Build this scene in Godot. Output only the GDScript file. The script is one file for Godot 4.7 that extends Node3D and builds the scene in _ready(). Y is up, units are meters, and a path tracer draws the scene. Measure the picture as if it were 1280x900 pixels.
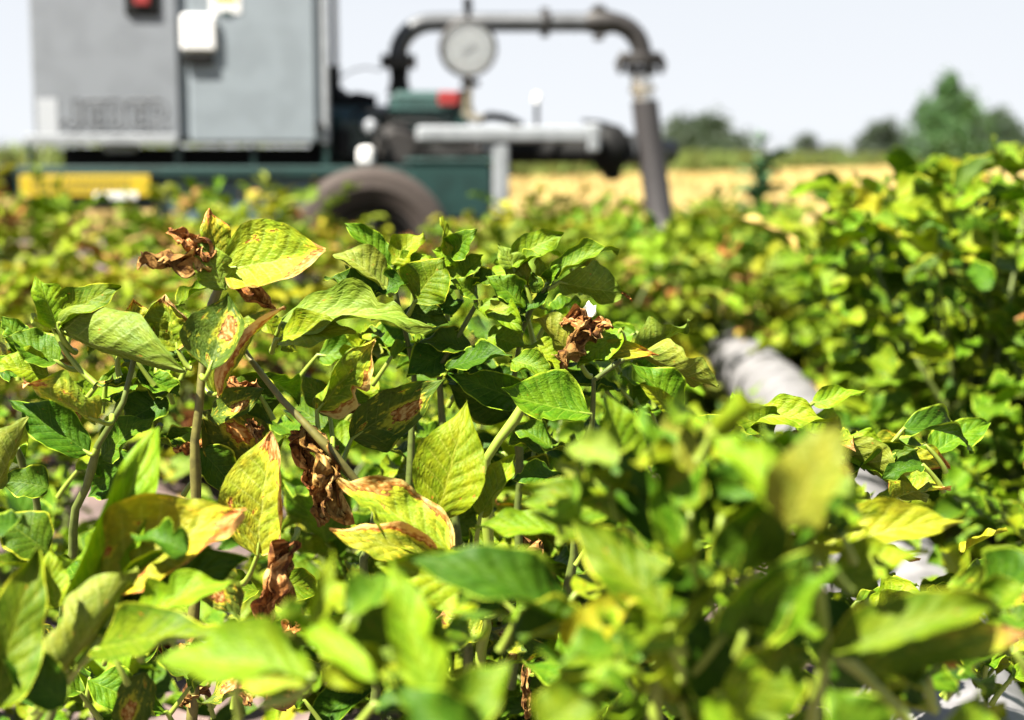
extends Node3D
# A potato field with a pump trailer behind it. Units are metres, the lens looks along -Z.

const F := 1913.0            # focal length in units of the 1280-wide picture
const EYE := 0.55            # height of the lens above the soil
const HORIZON := 197.0
const PUMP := 5.0            # distance of the trailer's near face
var pitch := atan((450.0 - HORIZON) / F)
var M := {}                  # materials
var LM := {}                 # leaf materials: kind -> array of tints
var leaf_lib: Array = []     # leaflet shapes, length 1
var leaf_small: Array = []   # the same with fewer faces
var rachis_lib: Array = []
var spray_lib: Array = []    # whole compound leaves for plants farther off
var names := {}
var nz := FastNoiseLite.new()
var nf := FastNoiseLite.new()
var rg := RandomNumberGenerator.new()

# ------------------------------------------------------------------ helpers
func P(px: float, py: float, d: float) -> Vector3:
	# a point at distance d along -Z, given by where the surveyed photograph shows it
	var v := Vector3((px - 640.0) / F, -(py - 450.0) / F, -1.0).rotated(Vector3.RIGHT, -pitch)
	return Vector3(0, EYE, 0) + v * (d / -v.z)

func numbered(called: String) -> String:
	var n: int = names.get(called, 0)
	names[called] = n + 1
	return called if n == 0 else "%s_%03d" % [called, n]

func tag(o: Node, label: String, category: String, group := "", kind := "") -> void:
	o.set_meta("label", label)
	if category: o.set_meta("category", category)
	if group: o.set_meta("group", group)
	if kind: o.set_meta("kind", kind)

func thing(called: String, label: String, category: String, at: Vector3, group := "") -> Node3D:
	var o := Node3D.new()
	o.name = numbered(called)
	add_child(o)
	o.position = at
	tag(o, label, category, group)
	return o

func put(parent: Node, called: String, mesh: Mesh, mat: Material, xf := Transform3D.IDENTITY) -> MeshInstance3D:
	var o := MeshInstance3D.new()
	var key := "n_" + called
	var n: int = parent.get_meta(key, 0) if parent != self else 0
	if parent == self:
		o.name = numbered(called)
	else:
		parent.set_meta(key, n + 1)
		o.name = called if n == 0 else "%s_%03d" % [called, n]
	o.mesh = mesh
	if mat: o.material_override = mat
	o.transform = xf
	parent.add_child(o)
	return o

func clear_counts(o: Node) -> void:
	for k in o.get_meta_list():
		if String(k).begins_with("n_"): o.remove_meta(k)
	for c in o.get_children(): clear_counts(c)

func mat(c: Color, rough := 0.8, metal := 0.0) -> StandardMaterial3D:
	var m := StandardMaterial3D.new()
	m.albedo_color = c.linear_to_srgb()
	m.roughness = rough
	m.metallic = metal
	m.cull_mode = BaseMaterial3D.CULL_DISABLED
	return m

func speckle(m: StandardMaterial3D, freq: float, lo: float, hi: float, scale: float, sd: int, bump := 0.0) -> void:
	# tone that varies over the surface: dust, stains, weathering
	var n := FastNoiseLite.new()
	n.seed = sd
	n.frequency = freq
	n.fractal_octaves = 5
	var t := NoiseTexture2D.new()
	t.width = 256
	t.height = 256
	t.seamless = true
	t.noise = n
	var r := Gradient.new()
	r.colors = PackedColorArray([Color(lo, lo, lo).linear_to_srgb(), Color(hi, hi, hi).linear_to_srgb()])
	r.offsets = PackedFloat32Array([0.25, 0.75])
	t.color_ramp = r
	m.albedo_texture = t
	m.uv1_triplanar = true
	m.uv1_world_triplanar = true
	m.uv1_scale = Vector3.ONE * scale
	if bump > 0.0:
		var b := NoiseTexture2D.new()
		b.width = 256
		b.height = 256
		b.seamless = true
		b.noise = n
		b.as_normal_map = true
		b.bump_strength = bump
		m.normal_enabled = true
		m.normal_texture = b

func tube(pts: Array, radii, sides := 8, caps := true) -> ArrayMesh:
	var st := SurfaceTool.new()
	st.begin(Mesh.PRIMITIVE_TRIANGLES)
	add_tube(st, pts, radii, sides, caps)
	st.generate_normals()
	return st.commit()

func add_tube(st: SurfaceTool, pts: Array, radii, sides := 8, caps := true) -> void:
	var n := pts.size()
	var rings := []
	var up := Vector3.UP
	var d0: Vector3 = (pts[1] - pts[0]).normalized()
	if abs(d0.dot(up)) > 0.9: up = Vector3.RIGHT
	var x := up.cross(d0).normalized()
	for i in n:
		var d: Vector3 = (pts[min(i + 1, n - 1)] - pts[max(i - 1, 0)]).normalized()
		x = (x - d * x.dot(d)).normalized()
		var y := d.cross(x)
		var r: float = radii[i] if radii is Array else radii
		var ring := []
		for k in sides + 1:
			var a := TAU * k / sides
			ring.append(pts[i] + (x * cos(a) + y * sin(a)) * r)
		rings.append(ring)
	st.set_smooth_group(0)
	for i in n - 1:
		for k in sides:
			tri(st, rings[i][k], rings[i + 1][k], rings[i + 1][k + 1], Vector2(float(k) / sides, i), Vector2(float(k) / sides, i + 1), Vector2(float(k + 1) / sides, i + 1))
			tri(st, rings[i][k], rings[i + 1][k + 1], rings[i][k + 1], Vector2(float(k) / sides, i), Vector2(float(k + 1) / sides, i + 1), Vector2(float(k + 1) / sides, i))
	if caps:
		st.set_smooth_group(-1)
		for k in sides:
			tri(st, pts[0], rings[0][k], rings[0][k + 1])
			tri(st, pts[n - 1], rings[n - 1][k + 1], rings[n - 1][k])

func tri(st: SurfaceTool, a: Vector3, b: Vector3, c: Vector3, ua := Vector2.ZERO, ub := Vector2.ZERO, uc := Vector2.ZERO) -> void:
	st.set_uv(ua)
	st.add_vertex(a)
	st.set_uv(uc)
	st.add_vertex(c)
	st.set_uv(ub)
	st.add_vertex(b)

func lathe(profile: Array, sides := 32) -> ArrayMesh:
	# profile of (radius, height), turned about Y
	var st := SurfaceTool.new()
	st.begin(Mesh.PRIMITIVE_TRIANGLES)
	st.set_smooth_group(-1)
	for i in profile.size() - 1:
		st.set_smooth_group(i + 1)
		for k in sides:
			var a := TAU * k / sides
			var b := TAU * (k + 1) / sides
			var p: Vector2 = profile[i]
			var q: Vector2 = profile[i + 1]
			var p1 := Vector3(cos(a) * p.x, p.y, sin(a) * p.x)
			var p2 := Vector3(cos(b) * p.x, p.y, sin(b) * p.x)
			var q1 := Vector3(cos(a) * q.x, q.y, sin(a) * q.x)
			var q2 := Vector3(cos(b) * q.x, q.y, sin(b) * q.x)
			if p.x > 0: tri(st, p1, q1, p2)
			if q.x > 0: tri(st, p2, q1, q2)
	st.generate_normals()
	return st.commit()

func cbox(s: Vector3, bev := 0.006) -> ArrayMesh:
	# a box with chamfered edges, centred
	var st := SurfaceTool.new()
	st.begin(Mesh.PRIMITIVE_TRIANGLES)
	st.set_smooth_group(-1)
	var h := s / 2.0
	var b: float = min(bev, min(h.x, min(h.y, h.z)) * 0.9)
	var c := func(sx, sy, sz, ax):
		var v := Vector3(sx * (h.x - b), sy * (h.y - b), sz * (h.z - b))
		v[ax] = (sx if ax == 0 else sy if ax == 1 else sz) * h[ax]
		return v
	var q := func(a, bb, cc, d):
		var n: Vector3 = (bb - a).cross(cc - a)
		if n.dot(a + bb + cc + d) > 0:
			tri(st, a, bb, cc); tri(st, a, cc, d)
		else:
			tri(st, a, cc, bb); tri(st, a, d, cc)
	for sg in [-1, 1]:
		q.call(c.call(sg, -1, -1, 0), c.call(sg, 1, -1, 0), c.call(sg, 1, 1, 0), c.call(sg, -1, 1, 0))
		q.call(c.call(-1, sg, -1, 1), c.call(1, sg, -1, 1), c.call(1, sg, 1, 1), c.call(-1, sg, 1, 1))
		q.call(c.call(-1, -1, sg, 2), c.call(1, -1, sg, 2), c.call(1, 1, sg, 2), c.call(-1, 1, sg, 2))
		for s2 in [-1, 1]:
			q.call(c.call(sg, s2, -1, 0), c.call(sg, s2, 1, 0), c.call(sg, s2, 1, 1), c.call(sg, s2, -1, 1))
			q.call(c.call(sg, -1, s2, 0), c.call(sg, 1, s2, 0), c.call(sg, 1, s2, 2), c.call(sg, -1, s2, 2))
			q.call(c.call(-1, sg, s2, 1), c.call(1, sg, s2, 1), c.call(1, sg, s2, 2), c.call(-1, sg, s2, 2))
			for s3 in [-1, 1]:
				var a: Vector3 = c.call(sg, s2, s3, 0)
				var e: Vector3 = c.call(sg, s2, s3, 1)
				var f: Vector3 = c.call(sg, s2, s3, 2)
				if (e - a).cross(f - a).dot(a) > 0: tri(st, a, e, f)
				else: tri(st, a, f, e)
	st.generate_normals()
	return st.commit()

func at(p: Vector3, axis := Vector3.UP) -> Transform3D:
	# a frame at p whose Y points along axis
	var y := axis.normalized()
	var h := Vector3.FORWARD if abs(y.z) < 0.9 else Vector3.RIGHT
	var x := y.cross(h).normalized()
	return Transform3D(Basis(x, y, x.cross(y)), p)

func ground_height(x: float, z: float) -> float:
	var fade: float = clamp((-z - 0.0) / 0.3, 0.0, 1.0) * clamp((7.0 + z) / 1.5, 0.0, 1.0)
	return fade * (0.035 * cos(TAU * (x - 0.04) / 0.75) - 0.02 + 0.028 * nz.get_noise_2d(x * 60.0, z * 60.0) + 0.02 * nz.get_noise_2d(x * 260.0, z * 260.0))

# ------------------------------------------------------------------ leaves
func leaf_mesh(wid: float, fl: float, fr: float, vee: float, bend: float, tipc: float, wave: float, crump: float, sd: int, nu: int, nv: int) -> ArrayMesh:
	# base at the origin, tip at (0, 1, 0), upper face towards +Z; wid is the width over the length
	var pts := []
	var y := 0.0
	var z := 0.0
	var sp := []
	var an := []
	for i in nu + 1:
		var t := float(i) / nu
		var a: float = -bend * 0.5 + bend * t + tipc * pow(t, 5.0)
		if i > 0:
			y += cos((a + an[-1]) / 2) / nu
			z += sin((a + an[-1]) / 2) / nu
		sp.append(Vector2(y, z))
		an.append(a)
	var e: Vector2 = sp[nu]
	var sc := 1.0 / e.length()
	var ro := -e.angle()
	var hw := wid * 0.5
	var tw := 0.75 * sin(sd * 12.9898)
	var bite := 0.30 + 0.5 * absf(sin(sd * 4.1))
	var bitten := 0.55 if sd % 4 == 1 else 0.0
	var ph1 := sd * 1.7
	var ph2 := sd * 2.9 + 1.0
	for i in nu + 1:
		var t := float(i) / nu
		var tt: float = clamp(t, 0.006, 0.994)
		var w: float = hw * pow(sin(PI * pow(tt, 0.60 + 0.24 * fposmod(sd * 0.618, 1.0))), 0.74 + 0.28 * fposmod(sd * 0.371, 1.0)) * (1.0 - 0.30 * smoothstep(0.72, 1.0, tt))
		var p2: Vector2 = sp[i].rotated(ro) * sc
		var a2: float = an[i] + ro
		var nrm := Vector3(0, -sin(a2), cos(a2))
		for j in nv + 1:
			var s := float(j) / nv * 2.0 - 1.0
			var side := -1.0 if s < 0 else 1.0
			var ww := w * (1.0 + 0.10 * nz.get_noise_2d(t * 130.0 + sd * 37.0, side * 50.0))
			if bitten > 0.0 and (s > 0) == (sd % 8 == 1): ww *= 1.0 - bitten * exp(-pow((t - bite) / 0.045, 2.0))
			var a: float = abs(s) * ww
			var f: float = fl if s < 0 else fr
			f = f if abs(f) > 0.02 else 0.02
			# the blade rolls more towards its edge than at the midrib
			var k := f / hw
			var x := (sin(vee + k * a) - sin(vee)) / k
			var zz := (cos(vee) - cos(vee + k * a)) / k
			zz += wave * hw * s * s * sin(9.0 * t + (ph1 if s < 0 else ph2))
			zz += wave * 0.35 * hw * s * s * sin(23.0 * t + (ph2 if s < 0 else ph1))
			zz += 0.006 * sin(52.0 * (t - 0.45 * abs(s) * hw)) * (1.0 - abs(s)) * min(1.0, abs(s) * 4.0)
			var ta := tw * (t - 0.35)
			var v := Vector3(0, p2.x, p2.y) + Vector3(side * x * cos(ta) - zz * sin(ta), 0, 0) + nrm * (side * x * sin(ta) + zz * cos(ta))
			if crump > 0.0:
				var q := Vector3(s * 62.0, t * 120.0, sd * 91.0)
				v += Vector3(nf.get_noise_3dv(q), nf.get_noise_3dv(q + Vector3(0, 700, 0)) * 0.7, nf.get_noise_3dv(q + Vector3(0, 0, 900))) * crump * wid * 0.62
			pts.append(v)
	var st := SurfaceTool.new()
	st.begin(Mesh.PRIMITIVE_TRIANGLES)
	st.set_smooth_group(0)
	for i in nu + 1:
		for j in nv + 1:
			st.set_uv(Vector2(float(j) / nv, float(i) / nu))
			st.add_vertex(pts[i * (nv + 1) + j])
	for i in nu:
		for j in nv:
			var a := i * (nv + 1) + j
			for k in [a, a + nv + 1, a + 1, a + 1, a + nv + 1, a + nv + 2]: st.add_index(k)
	st.generate_normals()
	return st.commit()

func mix3(a: Vector3, b: Vector3, t: float) -> Vector3:
	return a + (b - a) * clamp(t, 0.0, 1.0)

const LEAF_COLOURS := {   # linear: blade, second tone, vein
	"fresh": [Vector3(.094, .215, .004), Vector3(.20, .31, .006), Vector3(.27, .37, .03)],
	"green": [Vector3(.055, .142, .004), Vector3(.105, .21, .005), Vector3(.15, .25, .02)],  # darker tone of older leaves; also stands in for shade on inner leaves
	"lime": [Vector3(.215, .355, .006), Vector3(.35, .43, .008), Vector3(.40, .48, .05)],
	"yellow": [Vector3(.38, .45, .014), Vector3(.48, .45, .02), Vector3(.52, .54, .08)],
	"pale": [Vector3(.22, .30, .03), Vector3(.34, .38, .035), Vector3(.42, .46, .10)],
	"tipburn": [Vector3(.22, .34, .018), Vector3(.38, .41, .02), Vector3(.42, .46, .07)],
	"margin": [Vector3(.20, .30, .018), Vector3(.36, .40, .02), Vector3(.40, .44, .07)],
	"tantip": [Vector3(.33, .42, .02), Vector3(.46, .44, .02), Vector3(.46, .50, .08)],
	"spot": [Vector3(.10, .17, .015), Vector3(.20, .25, .02), Vector3(.24, .28, .05)],
	"dead": [Vector3(.42, .16, .035), Vector3(.62, .30, .09), Vector3(.26, .10, .03)],
}

func leaf_picture(kind: String, sd: int) -> ImageTexture:
	var w := 224
	var h := 336
	var data := PackedByteArray()
	data.resize(w * h * 3)
	var c: Array = LEAF_COLOURS[kind]
	var brown := Vector3(.27, .092, .018)
	var burnt := Vector3(.055, .018, .007)
	var tan := Vector3(.52, .31, .12)
	var o := sd * 517.0
	for iy in h:
		var v := float(iy) / h
		for ix in w:
			var s := float(ix) / (w - 1) * 2.0 - 1.0
			var a: float = abs(s)
			var n1 := nz.get_noise_2d(s * 75.0 + o, v * 130.0)
			var n2 := nz.get_noise_2d(s * 330.0 + o, v * 560.0)
			# the veins: a midrib and side veins that sweep forward
			var q := (v - 0.30 * a * (1.0 - 0.3 * a) + 0.012 * n1) * 8.0 + (0.0 if s < 0 else 0.45)
			var fq := absf(q - roundf(q)) / 8.0
			var vein: float = max(smoothstep(0.030, 0.008, a), 0.8 * smoothstep(0.011, 0.002, fq) * smoothstep(1.0, 0.55, a))
			var fine := smoothstep(0.10, 0.0, absf(nz.get_noise_2d(s * 260.0 + o, v * 420.0 + 90.0)))
			vein = max(vein, 0.30 * fine)
			# chlorosis lies between the veins
			var yl := clampf(0.40 + 0.9 * n1 + 0.30 * smoothstep(0.0, 0.06, fq) - 0.15, 0.0, 1.0)
			var col := mix3(c[0], c[1], yl)
			col = mix3(col, c[2], vein)
			col = col * (1.0 + 0.30 * n2) * 0.46
			if kind == "fresh" or kind == "green":
				col = mix3(col, Vector3(.36, .42, .03), 0.8 * smoothstep(0.90, 0.99, a + 0.10 * n1))
			var dead := 0.0
			if kind == "tipburn": dead = v * 1.0 + 0.06 * a - 0.86
			elif kind == "margin": dead = max(s - 0.66 + 0.20 * v, v - 0.92)
			elif kind == "tantip": dead = max(v - 0.78 + 0.18 * s, s - 0.74)
			elif kind == "spot": dead = 0.26 - Vector2(s - 0.28, (v - 0.55) * 1.4).length() if n1 > -0.5 else -1.0
			if kind in ["tipburn", "margin", "tantip", "spot"]:
				dead += 0.16 * n1 + 0.08 * n2
				if kind != "tantip" or true:
					var sp := nz.get_noise_2d(s * 150.0 - o, v * 230.0) - 0.52
					dead = max(dead, sp * 0.5)
				col = mix3(col, Vector3(.50, .42, .03), smoothstep(-0.14, 0.0, dead) * 0.7)
				var de := mix3(brown, tan, clampf((dead - 0.06) * 6.0 + n2 * 1.2 - 0.1, 0.0, 1.0))
				de = mix3(burnt, de, smoothstep(0.0, 0.05, dead + 0.05 * n2))
				col = mix3(col, de, smoothstep(0.0, 0.02, dead))
			elif kind == "dead":
				col = mix3(col, tan, smoothstep(0.15, 0.55, n1 + 0.5 * n2) * 0.8)
				col = mix3(col, burnt, smoothstep(-0.05, -0.45, n1 + 0.4 * n2) * 0.85)
			else:
				# a few insect bites and rust specks
				var sp := nz.get_noise_2d(s * 210.0 - o, v * 320.0 + 50.0)
				col = mix3(col, brown, smoothstep(0.60, 0.66, sp) * 0.8)
			var i := (iy * w + ix) * 3
			var out := Color(col.x, col.y, col.z).clamp().linear_to_srgb()
			data[i] = int(out.r * 255.0)
			data[i + 1] = int(out.g * 255.0)
			data[i + 2] = int(out.b * 255.0)
	return ImageTexture.create_from_image(Image.create_from_data(w, h, false, Image.FORMAT_RGB8, data))

func leaf_relief() -> ImageTexture:
	var w := 256
	var h := 384
	var im := Image.create(w, h, false, Image.FORMAT_RGB8)
	for iy in h:
		var v := float(iy) / h
		for ix in w:
			var s := float(ix) / (w - 1) * 2.0 - 1.0
			var a: float = abs(s)
			var q := (v - 0.30 * a * (1.0 - 0.3 * a)) * 8.0 + (0.0 if s < 0 else 0.45)
			var fq := absf(q - roundf(q))
			var z := 0.45 + 0.30 * smoothstep(0.0, 0.4, fq) * smoothstep(0.0, 0.12, a)
			z += 0.16 * absf(nz.get_noise_2d(s * 240.0, v * 400.0)) * 2.0 - 0.10
			z += 0.05 * nz.get_noise_2d(s * 700.0, v * 1100.0)
			im.set_pixel(ix, iy, Color(z, z, z))
	im.bump_map_to_normal_map(7.0)
	return ImageTexture.create_from_image(im)

func make_leaf_materials() -> void:
	var relief := leaf_relief()
	var sd := 1
	for kind in LEAF_COLOURS:
		LM[kind] = []
		var pictures := [leaf_picture(kind, sd), leaf_picture(kind, sd + 20), leaf_picture(kind, sd + 40)]
		sd += 1
		for k in 4:
			var m := StandardMaterial3D.new()
			m.albedo_texture = pictures[k % 3]
			var tint: Array = [Color(1, 1, 1), Color(.92, 1, .9), Color(1, .96, .86), Color(.86, .93, .9)]
			m.albedo_color = tint[k]
			m.roughness = 0.54 if kind != "dead" else 0.8
			m.metallic_specular = 0.26
			m.cull_mode = BaseMaterial3D.CULL_DISABLED
			m.normal_enabled = true
			m.normal_texture = relief
			m.normal_scale = 1.25
			m.backlight_enabled = true
			m.backlight = Color(.48, .52, .04) if kind != "dead" else Color(.25, .16, .08)
			LM[kind].append(m)

func pick(weights: Dictionary) -> StandardMaterial3D:
	var r := rg.randf()
	for k in weights:
		r -= weights[k]
		if r <= 0.0: return LM[k][rg.randi() % 4]
	return LM[weights.keys()[0]][rg.randi() % 4]

func make_leaf_library() -> void:
	for i in 14:
		var fl := rg.randf_range(0.3, 1.5)
		var fr := fl + rg.randf_range(-0.3, 0.4)
		var wid := rg.randf_range(0.58, 0.76)
		var be := rg.randf_range(-1.0, 0.25)
		var tc := rg.randf_range(-0.7, 0.5)
		var wv := rg.randf_range(0.1, 0.3)
		var vv := rg.randf_range(0.0, 0.35)
		leaf_lib.append(leaf_mesh(wid, fl, fr, vv, be, tc, wv, 0.0 if i < 12 else 0.25, i, 12, 8))
		leaf_small.append(leaf_mesh(wid, fl, fr, vv, be, tc, wv, 0.0 if i < 12 else 0.25, i, 6, 4))
	for i in 4:
		var pts := []
		var rad := []
		for k in 7:
			pts.append(rachis(k / 6.0, i))
			rad.append(lerp(0.0145, 0.006, k / 6.0))
		rachis_lib.append(tube(pts, rad, 5, false))
	for i in 10:
		var st := SurfaceTool.new()
		st.begin(Mesh.PRIMITIVE_TRIANGLES)
		for lf in leaflets(i):
			st.append_from(leaf_small[rg.randi() % 14], 0, lf)
		spray_lib.append(st.commit())

func rachis(t: float, v: int) -> Vector3:
	var dr: float = [0.30, 0.45, 0.18, 0.6][v % 4]
	return Vector3([0.05, -0.06, 0.1, -0.02][v % 4] * t * t, t - 0.12 * t * t, 0.20 * t - dr * t * t)

func leaflets(v: int) -> Array:
	# where the leaflets of a compound leaf of length 1 sit
	var out := []
	var spots := [[1.0, 0, 0.50], [0.80, 1, 0.40], [0.78, -1, 0.40], [0.55, 1, 0.34], [0.52, -1, 0.34], [0.31, 1, 0.20], [0.29, -1, 0.2], [0.67, 1, 0.10], [0.65, -1, 0.11]]
	for s in spots:
		var p := rachis(s[0], v)
		var t := (rachis(s[0], v) - rachis(s[0] - 0.1, v)).normalized()
		var side: float = s[1]
		var y := (t * (1.0 if side == 0 else 0.45) + Vector3(side * 0.9, 0, rg.randf_range(-0.25, 0.30))).normalized()
		var z := Vector3(rg.randf_range(-.3, .3), rg.randf_range(-.25, .25), 1.0)
		z = (z - y * z.dot(y)).normalized()
		var sz: float = s[2] * rg.randf_range(0.85, 1.15)
		out.append(Transform3D(Basis(y.cross(z), y, z) * sz, p))
	return out

func compound_leaf(parent: Node3D, xf: Transform3D, weights: Dictionary, near: bool) -> void:
	var v := rg.randi() % 4
	if near:
		var lf := put(parent, "leaf", rachis_lib[v], M.stem, xf)
		var k := 0
		var kind := weights
		for t in leaflets(v):
			put(lf, "leaflet", leaf_lib[rg.randi() % 14], pick(kind), t)
			k += 1
	else:
		put(parent, "leaf", spray_lib[rg.randi() % 10], pick(weights), xf)

func grow(o: Node3D, h: float, nst: int, spread: float, size: float, weights: Dictionary, per_stem: int, near: bool, lean := Vector3.ZERO) -> void:
	# several stems from one base, compound leaves spiralling up each of them
	for s in nst:
		var az := TAU * (s + rg.randf_range(-.3, .3)) / nst
		var out := Vector3(cos(az), 0, sin(az))
		var hh := h * rg.randf_range(0.8, 1.02)
		var sp := spread * rg.randf_range(0.5, 1.0)
		var pts := []
		var rad := []
		for k in 6:
			var t := k / 5.0
			pts.append(out * (0.02 + sp * pow(t, 1.5)) + Vector3(0, hh * (t - 0.1 * t * t) / 0.9 - 0.03, 0) + lean * t * t + Vector3(rg.randf_range(-.008, .008), 0, rg.randf_range(-.008, .008)))
			rad.append(lerp(0.0058, 0.0024, t))
		put(o, "stem", tube(pts, rad, 6, false), M.stem)
		var turn := rg.randf() * TAU
		for k in per_stem:
			var t: float = 0.12 + 0.88 * (k + rg.randf() * 0.6) / per_stem
			t = min(t, 0.995)
			var i := int(t * 5.0)
			var p: Vector3 = pts[i].lerp(pts[min(i + 1, 5)], t * 5.0 - i)
			turn += 2.4 + rg.randf_range(-.4, .4)
			var el: float = lerp(-0.05, 1.05, t * t) + rg.randf_range(-.25, .25)
			var y := Vector3(cos(turn) * cos(el), sin(el), sin(turn) * cos(el))
			y = (y + out * 0.35).normalized()
			var z := Vector3(rg.randf_range(-.25, .25), 1.0, rg.randf_range(-.25, .25))
			z = (z - y * z.dot(y)).normalized()
			var l: float = size * lerp(1.0, 0.62, t * t) * rg.randf_range(0.8, 1.15)
			compound_leaf(o, Transform3D(Basis(y.cross(z), y, z) * l, p), weights, near)

var hero_seed := 100
func blade(o: Node3D, kind: String, b: Array, t: Array, wpx: float, n: Vector3, fl: float, fr: float, bend := 0.0, crump := 0.0, stalk = null, opts := {}) -> void:
	# one leaf between two surveyed points; n is the way its upper face looks
	hero_seed += 1
	if kind == "dead":
		wpx *= 0.8
		crump *= 0.72
		fl += 0.4
		fr += 0.2
	var B := P(b[0], b[1], b[2])
	var T := P(t[0], t[1], t[2] if t.size() > 2 else b[2])
	var L := B.distance_to(T)
	var w: float = wpx * b[2] / F
	var y := (T - B) / L
	var z := (n - y * n.dot(y)).normalized()
	var m := leaf_mesh(w / L * (1.0 + 0.10 * fl), fl * 1.35, fr * 1.35, opts.get("vee", 0.12), bend, opts.get("tip", rg.randf_range(-0.7, 0.4)), opts.get("wave", 0.26), crump, opts.get("seed", hero_seed), 30 if crump > 0.3 else 22, 20 if crump > 0.3 else 14)
	var lf := put(o, "leaf", m, LM[kind][hero_seed % 4], Transform3D(Basis(y.cross(z), y, z) * L, B - o.position))
	if stalk != null:
		var S: Vector3 = P(stalk[0], stalk[1], stalk[2] if stalk.size() > 2 else b[2] + 0.01)
		var mid := (B + S) / 2 - y * 0.2 * B.distance_to(S) + Vector3(0, -0.004, 0)
		var inv := lf.transform.affine_inverse()
		var pts := []
		for k in 7:
			var u := k / 6.0
			pts.append(inv * (S.lerp(mid, u).lerp(mid.lerp(B, u), u) - o.position))
		pts.append(inv * (B + y * L * 0.12 - z * 0.0009 - o.position))
		put(lf, "petiole", tube(pts, [.0020 / L, .0019 / L, .0018 / L, .0017 / L, .0016 / L, .0015 / L, .0014 / L, .0007 / L], 6, false), M.petiole)

func stalk(o: Node3D, pts: Array, r0: float, r1: float, m: Material) -> void:
	var c := Curve3D.new()
	for p in pts: c.add_point(P(p[0], p[1], p[2]) - o.position)
	for i in range(1, pts.size() - 1):
		var d := (c.get_point_position(i + 1) - c.get_point_position(i - 1)) * 0.17
		c.set_point_in(i, -d)
		c.set_point_out(i, d)
	var out := []
	var rad := []
	for k in 15:
		var u := k / 14.0
		out.append(c.sample_baked(u * c.get_baked_length()))
		out[-1] += Vector3(sin(k * 1.9 + r0 * 9000.0), 0, cos(k * 2.3)) * 0.0011
		rad.append(lerp(r0, r1, u) * 0.66 * (1.0 + (0.28 if k % 5 == 3 else 0.0)))
	put(o, "stem", tube(out, rad, 9, true), m)

# ------------------------------------------------------------------ the scene
func _ready() -> void:
	nz.seed = 7
	nz.frequency = 0.02
	nz.fractal_octaves = 4
	nf.seed = 11
	nf.frequency = 0.02
	nf.fractal_octaves = 2
	rg.seed = 20240711
	camera_and_light()
	materials()
	terrain()
	distance()
	trailer()
	pipes()
	make_leaf_materials()
	make_leaf_library()
	plants()
	for c in get_children(): clear_counts(c)

func camera_and_light() -> void:
	var cam := Camera3D.new()
	cam.name = "camera"
	cam.fov = rad_to_deg(2.0 * atan(450.0 / F))
	cam.near = 0.05
	cam.far = 2000.0
	var ca := CameraAttributesPhysical.new()
	ca.frustum_focal_length = 35.0
	ca.exposure_aperture = 3.9
	ca.frustum_focus_distance = 0.95
	cam.attributes = ca
	add_child(cam)
	cam.position = Vector3(0, EYE, 0)
	cam.rotation.x = -pitch
	cam.fov = rad_to_deg(2.0 * atan(450.0 / F))
	cam.near = 0.05
	cam.far = 2000.0
	var sun := DirectionalLight3D.new()
	sun.name = "sun"
	sun.light_energy = 1.6
	sun.light_color = Color(1.0, 0.975, 0.925)
	sun.light_angular_distance = 0.6
	sun.shadow_enabled = true
	add_child(sun)
	sun.look_at_from_position(Vector3(-0.42, 0.80, 0.34), Vector3.ZERO, Vector3.UP)
	var sm := ProceduralSkyMaterial.new()
	sm.sky_top_color = Color(0.035, 0.058, 0.105).linear_to_srgb()
	sm.sky_horizon_color = Color(0.181, 0.188, 0.196).linear_to_srgb()
	sm.sky_curve = 0.7
	sm.ground_horizon_color = Color(0.08, 0.075, 0.055).linear_to_srgb()
	sm.ground_bottom_color = Color(0.045, 0.04, 0.03).linear_to_srgb()
	sm.sun_angle_max = 0.0
	var sky := Sky.new()
	sky.sky_material = sm
	var env := Environment.new()
	env.background_mode = Environment.BG_SKY
	env.sky = sky
	env.tonemap_mode = Environment.TONE_MAPPER_LINEAR
	env.tonemap_exposure = 5.2
	env.background_energy_multiplier = 1.0
	env.sdfgi_enabled = true
	env.ssao_enabled = true
	env.ssil_enabled = true
	var we := WorldEnvironment.new()
	we.name = "world_environment"
	we.environment = env
	add_child(we)

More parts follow.
